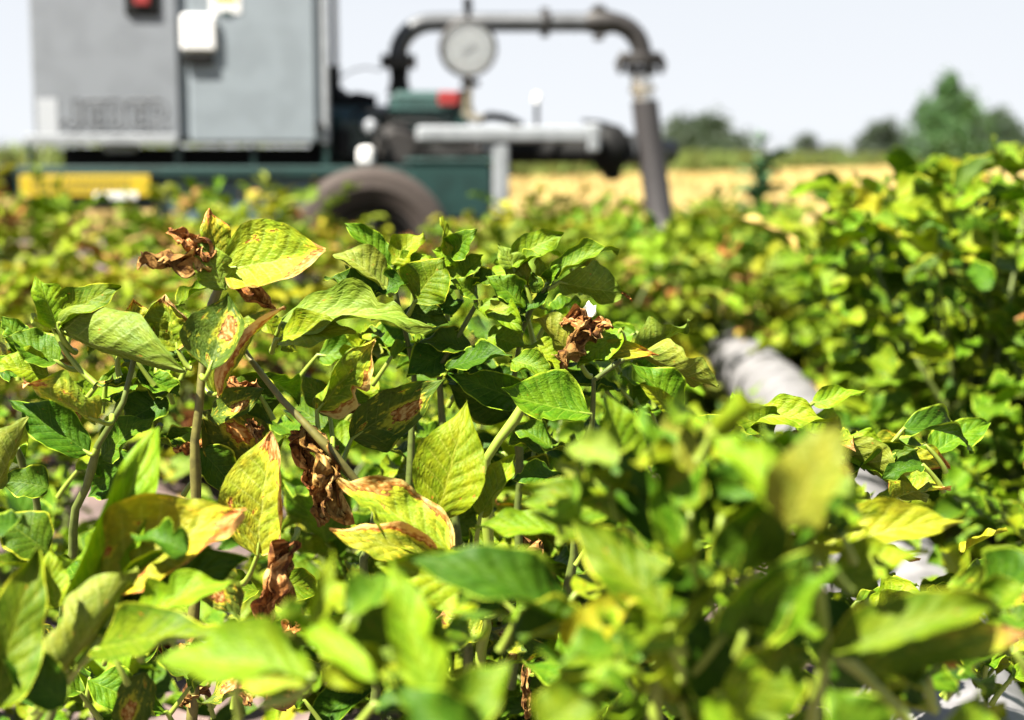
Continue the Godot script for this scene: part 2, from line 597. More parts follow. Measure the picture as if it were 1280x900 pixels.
func materials() -> void:
	M.stem = mat(Color(.085, .115, .016), 0.55)
	speckle(M.stem, 0.03, 0.6, 1.15, 14.0, 3)
	M.petiole = mat(Color(.17, .23, .022), 0.5)
	M.ripe_stem = mat(Color(.125, .115, .022), 0.55)
	speckle(M.ripe_stem, 0.03, 0.55, 1.15, 14.0, 4)
	M.soil = mat(Color(.135, .092, .080), 0.95)
	speckle(M.soil, 0.02, 0.55, 1.15, 2.6, 5, 6.0)
	M.stone = mat(Color(.22, .185, .17), 0.85)
	speckle(M.stone, 0.03, 0.7, 1.1, 9.0, 6)
	M.stubble = mat(Color(.34, .262, .095), 0.9)
	speckle(M.stubble, 0.03, 0.75, 1.1, 0.15, 8)
	M.straw = mat(Color(.37, .285, .10), 0.8)
	M.straw.vertex_color_use_as_albedo = true
	M.crop = mat(Color(.088, .120, .016), 0.8)
	M.crop.vertex_color_use_as_albedo = true
	M.zinc = mat(Color(.185, .215, .238), 0.52, 0.25)
	speckle(M.zinc, 0.012, 0.88, 1.06, 1.9, 9)
	M.zinc_warm = mat(Color(.165, .180, .200), 0.52, 0.25)
	speckle(M.zinc_warm, 0.012, 0.88, 1.06, 1.7, 10)
	M.beam = mat(Color(.248, .264, .280), 0.45, 0.3)
	speckle(M.beam, 0.02, 0.8, 1.1, 3.0, 11)
	M.steel = mat(Color(.060, .064, .070), 0.5, 0.4)
	speckle(M.steel, 0.015, 0.6, 1.1, 2.4, 12)
	M.black = mat(Color(.010, .010, .010), 0.6)
	M.black.metallic_specular = 0.2
	M.rust_black = mat(Color(.022, .019, .018), 0.6, 0.2)
	speckle(M.rust_black, 0.02, 0.5, 1.4, 5.0, 13)
	M.green = mat(Color(.007, .029, .026), 0.42)
	speckle(M.green, 0.015, 0.7, 1.2, 2.5, 14)
	M.pump_green = mat(Color(.021, .053, .048), 0.45)
	speckle(M.pump_green, 0.02, 0.6, 1.2, 4.0, 15)
	M.teal = mat(Color(.076, .124, .136), 0.45)
	speckle(M.teal, 0.015, 0.6, 1.2, 3.0, 16)
	M.rubber = mat(Color(.036, .025, .020), 0.85)
	speckle(M.rubber, 0.03, 0.6, 1.3, 6.0, 17)
	M.hose = mat(Color(.027, .024, .025), 0.55)
	speckle(M.hose, 0.02, 0.8, 1.15, 6.0, 18)
	M.white = mat(Color(.560, .560, .560), 0.5)
	M.pale = mat(Color(.288, .304, .328), 0.5)
	M.red = mat(Color(.20, .010, .010), 0.6)
	M.yellow = mat(Color(.368, .264, .006), 0.5)
	M.ink = mat(Color(.104, .080, .016), 0.6)
	M.outline = mat(Color(.068, .068, .072), 0.6)
	M.brass = mat(Color(.360, .320, .240), 0.35, 0.7)
	M.chrome = mat(Color(.624, .608, .560), 0.22, 0.9)
	M.dial = mat(Color(.192, .208, .216), 0.5)
	speckle(M.dial, 0.02, 0.75, 1.15, 8.0, 19)
	M.pipe = mat(Color(.165, .16, .163), 0.5)
	speckle(M.pipe, 0.02, 0.6, 1.08, 3.5, 20)
	M.bark = mat(Color(.080, .064, .048), 0.9)
	M.petal = mat(Color(.680, .688, .592), 0.6)
	M.petal.backlight_enabled = true
	M.petal.backlight = Color(.6, .6, .5)

func terrain() -> void:
	# one sheet of soil to the horizon, finely divided near the lens
	var xs := [-600.0, -250.0, -90.0, -40.0, -18.0, -9.0, -5.0]
	var x := -3.2
	while x < 3.4:
		xs.append(x)
		x += 0.035
	xs += [5.0, 9.0, 18.0, 40.0, 90.0, 250.0, 600.0]
	var zs := [30.0, 8.0, 2.0, 0.8]
	var z := 0.3
	while z > -7.2:
		zs.append(z)
		z -= 0.035
	zs += [-9.0, -12.0, -20.0, -40.0, -90.0, -200.0, -500.0, -1200.0]
	var st := SurfaceTool.new()
	st.begin(Mesh.PRIMITIVE_TRIANGLES)
	st.set_smooth_group(0)
	for zz in zs:
		for xx in xs:
			var flat: bool = absf(xx) > 4.0
			st.add_vertex(Vector3(xx, (0.0 if flat else ground_height(xx, zz)), zz))
	var w := xs.size()
	for i in zs.size() - 1:
		for j in w - 1:
			var a := i * w + j
			for k in [a, a + 1, a + w, a + 1, a + w + 1, a + w]: st.add_index(k)
	st.generate_normals()
	var g := put(self, "ground", st.commit(), M.soil)
	tag(g, "bare pinkish brown soil between the potato plants", "ground", "", "structure")
	# small clods and stones lying on the soil
	var b := SurfaceTool.new()
	b.begin(Mesh.PRIMITIVE_TRIANGLES)
	var ball := SphereMesh.new()
	ball.radial_segments = 7
	ball.rings = 4
	ball.radius = 1.0
	ball.height = 2.0
	for i in 700:
		var px := rg.randf_range(-1.6, 1.2)
		var pz := -rg.randf_range(0.7, 4.2)
		var r := rg.randf_range(0.003, 0.011) * (2.0 if rg.randf() < 0.08 else 1.0)
		b.append_from(ball, 0, Transform3D(Basis.from_euler(Vector3(rg.randf() * 3, rg.randf() * 3, rg.randf() * 3)) * Basis.from_scale(Vector3(r, r * 0.7, r * rg.randf_range(0.7, 1.4))), Vector3(px, ground_height(px, pz) + r * 0.3, pz)))
	var gr := put(self, "gravel", b.commit(), M.stone)
	tag(gr, "small pale stones and clods scattered on the soil", "gravel", "", "stuff")
	# the stubble field beyond
	var f := PlaneMesh.new()
	f.size = Vector2(400, 300)
	var fo := put(self, "stubble_field", f, M.stubble, Transform3D(Basis.IDENTITY, Vector3(0, 0.02, -160.5)))
	tag(fo, "golden stubble field stretching behind the trailer", "field", "", "structure")

func tuft(n: int, h: float, w: float, spread: float, broad: bool) -> ArrayMesh:
	var st := SurfaceTool.new()
	st.begin(Mesh.PRIMITIVE_TRIANGLES)
	st.set_smooth_group(-1)
	for i in n:
		var a := rg.randf() * TAU
		var b := Vector3(rg.randf_range(-1, 1), 0, rg.randf_range(-1, 1)) * spread
		var side := Vector3(cos(a), 0, sin(a)) * w
		var top := b + Vector3(rg.randf_range(-.4, .4) * h, h * rg.randf_range(.6, 1.1), rg.randf_range(-.4, .4) * h)
		var mid := b.lerp(top, 0.55) + Vector3(0, 0.06 * h, 0)
		tri(st, b - side * 0.5, b + side * 0.5, mid + side)
		tri(st, b - side * 0.5, mid + side, mid - side)
		tri(st, mid - side, mid + side, top)
	st.generate_normals()
	return st.commit()

func scatter(called: String, mesh: Mesh, m: Material, xfs: Array, cols: Array, label: String, category: String) -> void:
	var mm := MultiMesh.new()
	mm.transform_format = MultiMesh.TRANSFORM_3D
	mm.use_colors = true
	mm.mesh = mesh
	mm.instance_count = xfs.size()
	for i in xfs.size():
		mm.set_instance_transform(i, xfs[i])
		mm.set_instance_color(i, cols[i])
	var o := MultiMeshInstance3D.new()
	o.name = numbered(called)
	o.multimesh = mm
	o.material_override = m
	add_child(o)
	tag(o, label, category, "", "stuff")

func distance() -> void:
	var xfs := []
	var cols := []
	var tm := tuft(9, 0.22, 0.006, 0.10, false)
	for i in 14000:
		var z := -(10.2 + 62.0 * pow(rg.randf(), 1.5))
		var x := rg.randf_range(-0.45, 0.48) * (-z) + rg.randf_range(-2, 2)
		xfs.append(Transform3D(Basis(Vector3.UP, rg.randf() * TAU) * rg.randf_range(0.8, 1.25) * Basis.from_scale(Vector3(2, 1, 2)), Vector3(x, 0.02, z)))
		var v := rg.randf_range(0.75, 1.15)
		cols.append(Color(v, v * rg.randf_range(.92, 1.02), v * rg.randf_range(.8, 1.1)))
	scatter("stubble", tm, M.straw, xfs, cols, "golden cut straw covering the field behind the trailer", "straw")
	# a low green crop behind the stubble; its front edge runs aslant
	xfs = []
	cols = []
	var cm := tuft(16, 0.62, 0.035, 0.20, true)
	for i in 9000:
		var x := rg.randf_range(-16.0, 40.0)
		var front := 29.0 + maxf(x, -6.0) * 2.4
		var z := -(front + 34.0 * pow(rg.randf(), 1.6))
		xfs.append(Transform3D(Basis(Vector3.UP, rg.randf() * TAU) * rg.randf_range(0.85, 1.25), Vector3(x, 0.0, z)))
		var v := rg.randf_range(0.6, 1.2)
		cols.append(Color(v * rg.randf_range(.85, 1.3), v, v * rg.randf_range(.7, 1.2)))
	scatter("crop_strip", cm, M.crop, xfs, cols, "low band of green crop behind the golden field", "crop")
	tree("hedge_tree", "broad dark rounded tree beside the black hose", [806, 946], 142, 105.0, Color(0.0090, 0.0210, 0.0050), 0, 5)
	tree("low_tree", "small dark round bush between the sapling and the far trees", [984, 1030], 164, 118.0, Color(0.0090, 0.0200, 0.0060), 1, 3)
	tree("low_tree", "pale low bush on the skyline right of the small round bush", [1012, 1066], 180, 118.0, Color(0.0450, 0.0600, 0.0150), 2, 3)
	tree("hedge_tree", "dark flat topped tree left of the tall green poplar", [1064, 1152], 149, 112.0, Color(0.0110, 0.0230, 0.0080), 3, 5)
	tree("hedge_tree", "dark domed tree right of the tall green poplar", [1196, 1300], 134, 96.0, Color(0.0090, 0.0250, 0.0070), 4, 5)
	tree("poplar_tree", "tall bright green feathery tree on the skyline", [1128, 1240], 92, 72.0, Color(0.016, 0.058, 0.006), 5, 9)
	# a tall weed at the field's edge
	var b := P(952, 197, 7.0)
	var o := thing("tall_weed", "tall thin weed rising before the golden field", "weed", Vector3(b.x, 0, -7.0))
	var pts := []
	for k in 7: pts.append(Vector3(0.012 * sin(k * 1.3), 0.66 * k / 6.0, 0))
	put(o, "stem", tube(pts, [.006, .006, .005, .005, .004, .003, .002], 6), M.bark)
	var lm := mat(Color(.040, .104, .032), 0.7)
	var shape := leaf_mesh(0.42, 0.4, 0.4, 0.2, -0.6, 0.0, 0.1, 0.0, 3, 6, 4)
	for k in 90:
		var t := pow(rg.randf(), 0.8)
		var a := rg.randf() * TAU
		var wide: float = (0.16 if t < 0.74 else 0.055)
		var y := Vector3(cos(a), rg.randf_range(-.1, .9), sin(a)).normalized()
		var zz := (Vector3.UP - y * y.y).normalized()
		put(o, "leaf", shape, lm, Transform3D(Basis(y.cross(zz), y, zz) * wide * rg.randf_range(.6, 1.2), Vector3(0, 0.10 + 0.56 * t, 0)))

func tree(called: String, label: String, span: Array, top: float, d: float, c: Color, sd: int, lobes: int) -> void:
	var r := RandomNumberGenerator.new()
	r.seed = 50 + sd
	var x0 := P(span[0], HORIZON, d).x
	var x1 := P(span[1], HORIZON, d).x
	var h := P(span[0], top, d).y
	var wid := (x1 - x0) / 2.0
	var o := thing(called, label, "tree" if called != "low_tree" else "bush", Vector3((x0 + x1) / 2, 0, -d), "trees on the skyline")
	var pts := []
	for k in 6: pts.append(Vector3(0.04 * sin(k * 2.0) * h, h * 0.8 * k / 5.0, 0.02 * cos(k * 1.7) * h))
	put(o, "trunk", tube(pts, [h * .035, h * .028, h * .022, h * .016, h * .011, h * .005], 7), M.bark)
	var st := SurfaceTool.new()
	st.begin(Mesh.PRIMITIVE_TRIANGLES)
	st.set_smooth_group(-1)
	var poplar := called == "poplar_tree"
	var centres := []
	for k in lobes * 5:
		var t := r.randf()
		var a := r.randf() * TAU
		var prof: float = (sin(PI * pow(clampf(t * 0.94 + 0.05, 0, 1), 0.6)) if poplar else sqrt(maxf(0.0, 1.0 - pow(t * 1.0, 2.4))))
		var rad: float = prof * wid * (0.85 if poplar else 0.80) * sqrt(r.randf())
		var size: float = wid * (0.50 if poplar else 0.42) * r.randf_range(.6, 1.1) * ((1.0 - 0.72 * t) if poplar else (1.0 - 0.25 * t))
		centres.append([Vector3(cos(a) * rad, h * (0.06 + 0.90 * t) - size * t * 0.75, sin(a) * rad), size])
	for ce in centres:
		put_limb(o, ce[0], h)
		for k in (170 if poplar else 230):
			var dir := Vector3(r.randfn(), r.randfn(), r.randfn()).normalized()
			var p: Vector3 = ce[0] + dir * ce[1] * pow(r.randf(), 0.35) * (1.0 + (0.42 if poplar else 0.25) * absf(r.randfn())) * Vector3(1, 1.5 if poplar else 1.0, 1)
			if p.y < 0.05: continue
			var s: float = wid * r.randf_range(0.035, 0.075)
			var u := Vector3(r.randfn(), r.randfn(), r.randfn()).normalized() * s
			var v := u.cross(Vector3(r.randfn(), r.randfn(), r.randfn())).normalized() * s * 0.7
			tri(st, p - u, p + v, p + u)
			tri(st, p - u, p + u, p - v)
	st.generate_normals()
	var m := mat(c, 0.7)
	m.backlight_enabled = true
	m.backlight = Color(.2, .25, .1)
	put(o, "crown", st.commit(), m)

func put_limb(o: Node3D, to: Vector3, h: float) -> void:
	if int(to.length() * 1000.0) % 3 != 0: return
	var from := Vector3(0, to.y * 0.55, 0)
	put(o, "limb", tube([from, from.lerp(to, 0.5) + Vector3(0, -0.02 * h, 0), to], [h * .012, h * .008, h * .003], 5), M.bark)

# ------------------------------------------------------------------ the pump trailer
var T: Node3D
const YAW := 0.135          # the trailer stands a little askew
func side(x: float, y: float, back := 0.0) -> Vector3:
	# where the line of sight meets a plane that lies this far behind the trailer's near side
	var n := Vector3.BACK.rotated(Vector3.UP, YAW)
	var a := P(412, HORIZON, PUMP) - n * back
	var e := Vector3(0, EYE, 0)
	var v := P(x, y, 1.0) - e
	return e + v * ((a - e).dot(n) / v.dot(n))

func pp(x: float, y: float, back := 0.0) -> Vector3:
	return T.transform.affine_inverse() * side(x, y, back)

func pb(called: String, x0: float, y0: float, x1: float, y1: float, front: float, deep: float, m: Material, bev := 0.006) -> MeshInstance3D:
	# a box part of the trailer: its outline, how far its face lies behind the near side, and its depth
	var a := pp(x0, y0, front)
	var b := pp(x1, y1, front)
	var s := Vector3(absf(b.x - a.x), absf(b.y - a.y), deep)
	return put(T, called, cbox(s, bev), m, Transform3D(Basis.IDENTITY, (a + b) / 2 - Vector3(0, 0, deep / 2)))

func trailer() -> void:
	var px := PUMP / F
	var foot := side(320, HORIZON, 0.45)
	T = thing("pump_trailer", "dark green pump trailer carrying a grey sheet metal engine cabinet", "pump trailer", Vector3(foot.x, 0, foot.z))
	T.rotation.y = YAW
	# the cabinet: a shell of sheet metal panels round the engine
	var shell := pb("cabinet", 33, -150, 409, 177, 0.02, 0.86, M.zinc, 0.012)
	pb("door", 29, -146, 226, 180, 0.0, 0.018, M.zinc_warm, 0.006)
	pb("door", 229.5, -146, 396, 178, 0.0, 0.018, M.zinc, 0.006)
	pb("corner_post", 398.5, -150, 413, 181, -0.004, 0.05, M.beam, 0.008)
	pb("cabinet_roof", 22, -162, 418, -150.5, -0.02, 0.92, M.zinc, 0.01)
	pb("bottom_trim", 30, 168, 222, 180.5, -0.004, 0.01, M.beam, 0.003)
	# lock, lamp box and stickers
	var lock := pb("door_latch", 154, -30, 200, 20, -0.012, 0.02, M.black, 0.012)
	pb("red_grip", 167, -20, 187, 6, -0.020, 0.008, M.red, 0.004)
	var lampbox := pb("white_box", 225, 17, 271, 64, -0.022, 0.020, M.white, 0.014)
	pb("black_socket", 227, 65, 267, 81, -0.020, 0.018, M.black, 0.012)
	pb("sticker", 262, -6, 301, 17, -0.003, 0.0025, M.white, 0.001)
	pb("sticker_print", 268, -5, 296, 3, -0.0045, 0.0012, M.yellow, 0.0005)
	pb("sticker_print", 276, 13, 290, 19, -0.0045, 0.0012, M.pump_green, 0.0005)
	put(T, "lock_knob", lathe([Vector2(0, 0), Vector2(.014, 0), Vector2(.014, .012), Vector2(.010, .016), Vector2(0, .016)], 16), M.black, at(pp(399, 156, -0.004), Vector3.BACK))
	pb("pale_patch", 46, 123, 73, 172, -0.002, 0.0015, M.pale, 0.0005)
	letters(px)
	# rails under the cabinet, with the black engine pan showing through the gap
	pb("engine_pan", 78, 184, 404, 208, 0.16, 0.6, M.black, 0.01)
	for x in [[33, 40], [218, 227], [314, 320], [403, 412]]:
		pb("strut", x[0], 181, x[1], 208, 0.02, 0.05, M.green, 0.004)
	pb("blue_can", 128, 178, 170, 191, 0.06, 0.08, M.pale, 0.01)
	pb("rail", 16, 208, 640, 221, 0.0, 0.07, M.green, 0.006)
	pb("far_rail", 30, 211, 634, 221, 0.78, 0.07, M.green, 0.006)
	pb("cross_member", 16, 209, 30, 220, 0.075, 0.70, M.green, 0.004)
	pb("cross_member", 620, 209, 634, 220, 0.075, 0.70, M.green, 0.004)
	pb("tank_panel", 196, 221.5, 392, 285, 0.03, 0.65, M.teal, 0.012)
	pb("side_panel", 18, 221.5, 195, 262, 0.03, 0.65, M.green, 0.01)
	pb("tail_lamp", -8, 206, 14, 250, 0.02, 0.10, M.black, 0.012)
	pb("side_box", 512, 204, 616, 275, -0.03, 0.45, M.green, 0.012)
	pb("side_box_lid", 508, 198, 618, 203.5, -0.035, 0.46, M.pump_green, 0.004)
	# yellow warning strip, its print too blurred to read: rows of short strokes
	var strip := pb("yellow_sign", 24, 219, 188, 245, -0.006, 0.006, M.yellow, 0.002)
	var st := SurfaceTool.new()
	st.begin(Mesh.PRIMITIVE_TRIANGLES)
	for r in 2:
		var x := 40.0
		while x < 158.0:
			var l := rg.randf_range(3.0, 6.0)
			var q := cbox(Vector3(l * px, 5.0 * px, 0.0008), 0.0002)
			var c := pp(x + l / 2, 227.0 + r * 9.5, -0.0066)
			st.append_from(q, 0, Transform3D(Basis.IDENTITY, c))
			x += l + rg.randf_range(2.2, 4.5)
	put(T, "sign_print", st.commit(), M.ink)
	pb("number_plate", 118, 241, 172, 249, -0.014, 0.004, M.white, 0.002)
	# wheels on an axle
	for k2 in [0, 1]:
		var wc := pp(463, 312, -0.06) - Vector3(0, 0, 0.92 * k2)
		var w := put(T, "wheel", lathe([Vector2(.155, -.075), Vector2(.20, -.092), Vector2(.245, -.085), Vector2(.262, -.062), Vector2(.268, 0), Vector2(.262, .062), Vector2(.245, .085), Vector2(.20, .092), Vector2(.155, .075)], 48), M.rubber, at(wc, Vector3.BACK))
		put(w, "rim", lathe([Vector2(.154, -.06), Vector2(.150, .070), Vector2(.138, .066), Vector2(.128, .030), Vector2(.07, .022), Vector2(.05, .05), Vector2(0, .05)], 36), M.rust_black)
		for k in 5:
			put(w, "wheel_nut", lathe([Vector2(.010, 0), Vector2(.010, .014), Vector2(0, .014)], 6), M.chrome, Transform3D(Basis.IDENTITY, Vector3(cos(k * TAU / 5) * .085, .024, sin(k * TAU / 5) * .085)))
	put(T, "axle", tube([pp(463, 312, -.06), pp(463, 312, -.06) + Vector3(0, 0, -.92)], 0.025, 12), M.black)
	# the engine and pump block between cabinet and pipework
	pb("white_pole", 411, -120, 424, 82, 0.45, 0.035, M.white, 0.01)
	put(T, "exhaust", tube([pp(418, 205, 0.42), pp(418, 110, 0.42), pp(418, 82, 0.42)], [.022, .022, .020], 14), M.black)
	put(T, "exhaust_elbow", tube([pp(420, 112, 0.38), pp(430, 120, 0.36), pp(437, 135, 0.34)], [.018, .02, .022], 12), M.rust_black)
	put(T, "flywheel_housing", lathe([Vector2(0, -.16), Vector2(.09, -.16), Vector2(.125, -.12), Vector2(.13, .0), Vector2(.125, .11), Vector2(.10, .13), Vector2(0, .13)], 32), M.green, at(pp(446, 178, 0.30), Vector3.RIGHT))
	pb("engine_block", 413, 140, 486, 207, 0.12, 0.5, M.green, 0.03)
	pb("gearbox", 470, 160, 600, 206, 0.14, 0.4, M.rust_black, 0.02)
	pb("pump_casing", 489, 113, 574, 168, 0.10, 0.26, M.pump_green, 0.02)
	pb("casing_rib", 485, 134, 580, 140, 0.08, 0.30, M.green, 0.006)
	pb("casing_rib", 484, 160, 590, 166, 0.08, 0.30, M.green, 0.006)
	pb("casing_flange", 571, 112, 586, 170, 0.08, 0.30, M.green, 0.01)
	pb("red_tag", 548, 114, 574, 132, 0.07, 0.012, M.red, 0.004)
	pb("white_reservoir", 447, 183, 468, 207, 0.04, 0.05, M.white, 0.012)
	put(T, "filler_cap", lathe([Vector2(0, 0), Vector2(.022, 0), Vector2(.024, .02), Vector2(.015, .03), Vector2(0, .032)], 16), M.pale, at(pp(461, 158, 0.10), Vector3.BACK))
	put(T, "pale_knob", lathe([Vector2(0, 0), Vector2(.020, .004), Vector2(.022, .02), Vector2(.012, .03), Vector2(0, .032)], 16), M.pale, at(pp(612, 186, 0.0), Vector3.BACK))
	put(T, "oil_filter", tube([pp(428, 196, .08), pp(428, 168, .08), pp(428, 160, .08)], [.026, .028, .018], 16), M.black)
	put(T, "air_filter", tube([pp(420, 132, .30), pp(446, 130, .30), pp(470, 132, .30)], [.030, .042, .034], 18), M.black)
	put(T, "belt_guard", lathe([Vector2(0, -.02), Vector2(.075, -.02), Vector2(.08, -.01), Vector2(.08, .02), Vector2(.05, .03), Vector2(0, .03)], 24), M.rust_black, at(pp(497, 184, .10), Vector3.BACK))
	put(T, "fuel_hose", tube([pp(470, 150, .10), pp(478, 172, .05), pp(470, 196, .06), pp(500, 203, .08)], .009, 8), M.black)
	put(T, "fuel_hose", tube([pp(440, 146, .10), pp(452, 138, .08), pp(478, 142, .09), pp(492, 156, .09)], .008, 8), M.black)
	put(T, "drain_elbow", tube([pp(540, 190, .10), pp(560, 196, .08), pp(584, 192, .08)], [.03, .034, .026], 14), M.black)
	pb("bearing_block", 520, 180, 560, 204, 0.08, 0.12, M.black, 0.014)
	pb("bearing_block", 572, 182, 606, 204, 0.09, 0.12, M.rust_black, 0.014)
	put(T, "control_rod", tube([pp(486, 150, .07), pp(540, 152, .06), pp(600, 170, .06)], .005, 6), M.rust_black)
	# riser and overhead pipe with its flanges
	put(T, "riser_neck", tube([pp(499, 118, 0.22), pp(499, 100, 0.22), pp(499, 84, 0.22)], [.042, .030, .034], 20), M.black)
	flange(pp(498, 77, 0.22), Vector3.UP, .060, .040)
	var run := []
	for k in 9:
		var a := PI - k * PI / 16.0
		run.append(pp(541 + 44 * cos(a), 72 - 44 * sin(a), 0.22))
	for x in [580, 640, 700, 760]: run.append(pp(x, 28, 0.22 - (x - 541) * 0.0006))
	put(T, "discharge_pipe", tube(run, .031, 20), M.steel)
	for x in [681]:
		flange(pp(x, 28, 0.14), Vector3.RIGHT, .050, .018)
	put(T, "coupling_ring", tube([pp(734, 28, .10), pp(750, 27, .09), pp(768, 28, .08)], [.034, .046, .034], 18), M.rust_black)
	pb("coupling_lever", 742, 5, 758, 14, 0.05, 0.06, M.rust_black, 0.01)
	pb("coupling_lever", 744, 42, 757, 50, 0.05, 0.06, M.rust_black, 0.01)
	var el := []
	for k in 9:
		var a := PI / 2 - k * PI / 16.0
		el.append(pp(762 + 40 * cos(a), 68 - 40 * sin(a), 0.08))
	put(T, "pipe_elbow", tube(el, .034, 20), M.rust_black)
	flange(pp(801, 74, 0.08), Vector3.UP, .070, .034)
	flange(pp(801, 88, 0.08), Vector3.UP, .052, .020)
	for sx in [-1, 1]:
		put(T, "cam_lever", tube([pp(801 + sx * 21, 66, .06), pp(801 + sx * 27, 80, .05), pp(801 + sx * 25, 92, .05)], [.012, .016, .010], 8), M.rust_black)
	# the large round gauge
	var gc := pp(585, 60, 0.02)
	var gauge := put(T, "gauge", lathe([Vector2(0, -.035), Vector2(.088, -.035), Vector2(.094, -.028), Vector2(.095, .012), Vector2(.088, .018), Vector2(.083, .008), Vector2(.0, .008)], 48), M.rust_black, at(gc, Vector3.BACK))
	put(gauge, "dial", lathe([Vector2(.0825, .0095), Vector2(0, .0095)], 48), M.dial)
	put(gauge, "pointer", cbox(Vector3(.006, .003, .055), .001), M.steel, Transform3D(Basis(Vector3.UP, 0.6), Vector3(0, .013, 0)))
	for k in 10:
		var a := -0.8 + k * 0.52
		put(gauge, "tick", cbox(Vector3(.004, .002, .012), .0005), M.steel, Transform3D(Basis(Vector3.UP, a), Vector3(sin(a) * .068, .0115, cos(a) * .068)))
	put(gauge, "glass", lathe([Vector2(0, .019), Vector2(.05, .0185), Vector2(.082, .0165)], 48), glass())
	put(T, "gauge_knob", tube([pp(585, 22, .02), pp(585, 8, .02), pp(584, -4, .02)], [.008, .016, .012], 12), M.black)
	put(T, "gauge_stem", tube([pp(585, 94, .03), pp(586, 112, .03), pp(584, 130, .04), pp(590, 148, .06)], [.014, .012, .016, .014], 12), M.brass)
	put(T, "gauge_valve", tube([pp(578, 104, .0), pp(597, 104, .03)], [.012, .012], 10), M.black)
	put(T, "bleed_cock", tube([pp(578, 140, .02), pp(592, 149, .02), pp(604, 146, .02)], [.010, .015, .009], 10), M.brass)
	put(T, "sensing_hose", tube([pp(596, 152, .05), pp(612, 145, .05), pp(632, 148, .08), pp(652, 156, .10)], [.012, .015, .015, .012], 10), M.black)
	put(T, "wire", tube([pp(424, 98, .3), pp(440, 88, .28), pp(458, 84, .26), pp(476, 88, .24)], .003, 6), M.black)
	# galvanised side beam and its support leg
	pb("beam", 521, 157, 749, 178, -0.05, 0.06, M.beam, 0.01)
	pb("beam_end", 736, 154, 751, 190, -0.055, 0.07, M.beam, 0.008)
	var leg := pb("support_leg", 617, 179, 637, 415, -0.045, 0.05, M.beam, 0.008)
	# suction pipe with black gate valve and coupling
	put(T, "suction_pipe", tube([pp(600, 190, .16), pp(680, 190, .14), pp(748, 190, .10)], .038, 20), M.black)
	put(T, "valve_body", tube([pp(744, 186, .10), pp(756, 186, .09), pp(772, 188, .08), pp(784, 190, .07)], [.060, .088, .082, .05], 24), M.black)
	pb("valve_foot", 756, 208, 778, 226, 0.06, 0.06, M.black, 0.015)
	put(T, "valve_handle", tube([pp(766, 158, .07), pp(752, 153, .06), pp(728, 151, .05)], [.008, .007, .006], 8), M.black)
	put(T, "zinc_coupling", tube([pp(780, 186, .08), pp(792, 187, .13), pp(812, 188, .22), pp(840, 190, .26)], [.050, .054, .050, .040], 22), M.steel)
	put(T, "vent_stem", tube([pp(671, 158, .05), pp(671, 140, .05), pp(671, 128, .05)], [.007, .008, .006], 10), M.black)
	put(T, "vent_cap", lathe([Vector2(0, 0), Vector2(.012, 0), Vector2(.012, .02), Vector2(.006, .03), Vector2(0, .03)], 14), M.white, at(pp(671, 128, .05)))

func glass() -> StandardMaterial3D:
	var m := mat(Color(.720, .736, .736), 0.03)
	m.transparency = BaseMaterial3D.TRANSPARENCY_ALPHA
	m.albedo_color.a = 0.12
	return m

func flange(p: Vector3, axis: Vector3, r: float, thick: float) -> void:
	var f := put(T, "flange", lathe([Vector2(r * .5, -thick / 2), Vector2(r - .003, -thick / 2), Vector2(r, -thick / 2 + .003), Vector2(r, thick / 2 - .003), Vector2(r - .003, thick / 2), Vector2(r * .5, thick / 2)], 28), M.rust_black, at(p, axis))
	for k in 6:
		put(f, "bolt", lathe([Vector2(.006, -thick / 2 - .006), Vector2(.006, thick / 2 + .006), Vector2(0, thick / 2 + .006)], 6), M.steel, Transform3D(Basis.IDENTITY, Vector3(cos(k * TAU / 6) * r * .82, 0, sin(k * TAU / 6) * r * .82)))

func letters(px: float) -> void:
	# outlined capitals along the foot of the left door, the first half hidden by the pale patch
	var strokes := {
		"J": [[0, .12], [.18, 0], [.42, 0], [.62, .16], [.62, 1.0]],
		"E": [[.72, .98], [.12, .98], [0, .86], [0, .5], [.6, .5], [0, .5], [0, .12], [.12, 0], [.72, 0]],
		"B": [[0, 0], [0, 1], [.52, 1], [.68, .86], [.68, .64], [.52, .52], [0.02, .52], [.52, .5], [.72, .38], [.72, .14], [.56, 0], [0.02, 0]],
		"R": [[0, 0], [0, 1], [.54, 1], [.7, .86], [.7, .6], [.54, .48], [0.02, .48], [.42, .48], [.72, 0]],
	}
	var hh := 28.0 * px
	var x := 78.0
	var word := put(T, "lettering", cbox(Vector3(.001, .001, .001), 0.0002), M.outline, Transform3D(Basis.IDENTITY, pp(80, 160, 0.004)))
	for ch in ["J", "E", "B", "E", "R"]:
		var line := PackedVector2Array()
		for q in strokes[ch]: line.append(Vector2(q[0] * 0.80, q[1]) * hh)
		var st := SurfaceTool.new()
		st.begin(Mesh.PRIMITIVE_TRIANGLES)
		for poly in Geometry2D.offset_polyline(line, 4.4 * px, Geometry2D.JOIN_ROUND, Geometry2D.END_SQUARE):
			var loop := []
			for q in poly: loop.append(Vector3(q.x, q.y, 0))
			loop.append(loop[0])
			loop.append(loop[1])
			add_tube(st, loop, 0.0019, 5, false)
		st.generate_normals()
		put(word, "letter", st.commit(), M.outline, Transform3D(Basis.IDENTITY, pp(x + 4, 158, -0.0012) - word.position))
		x += 26.5

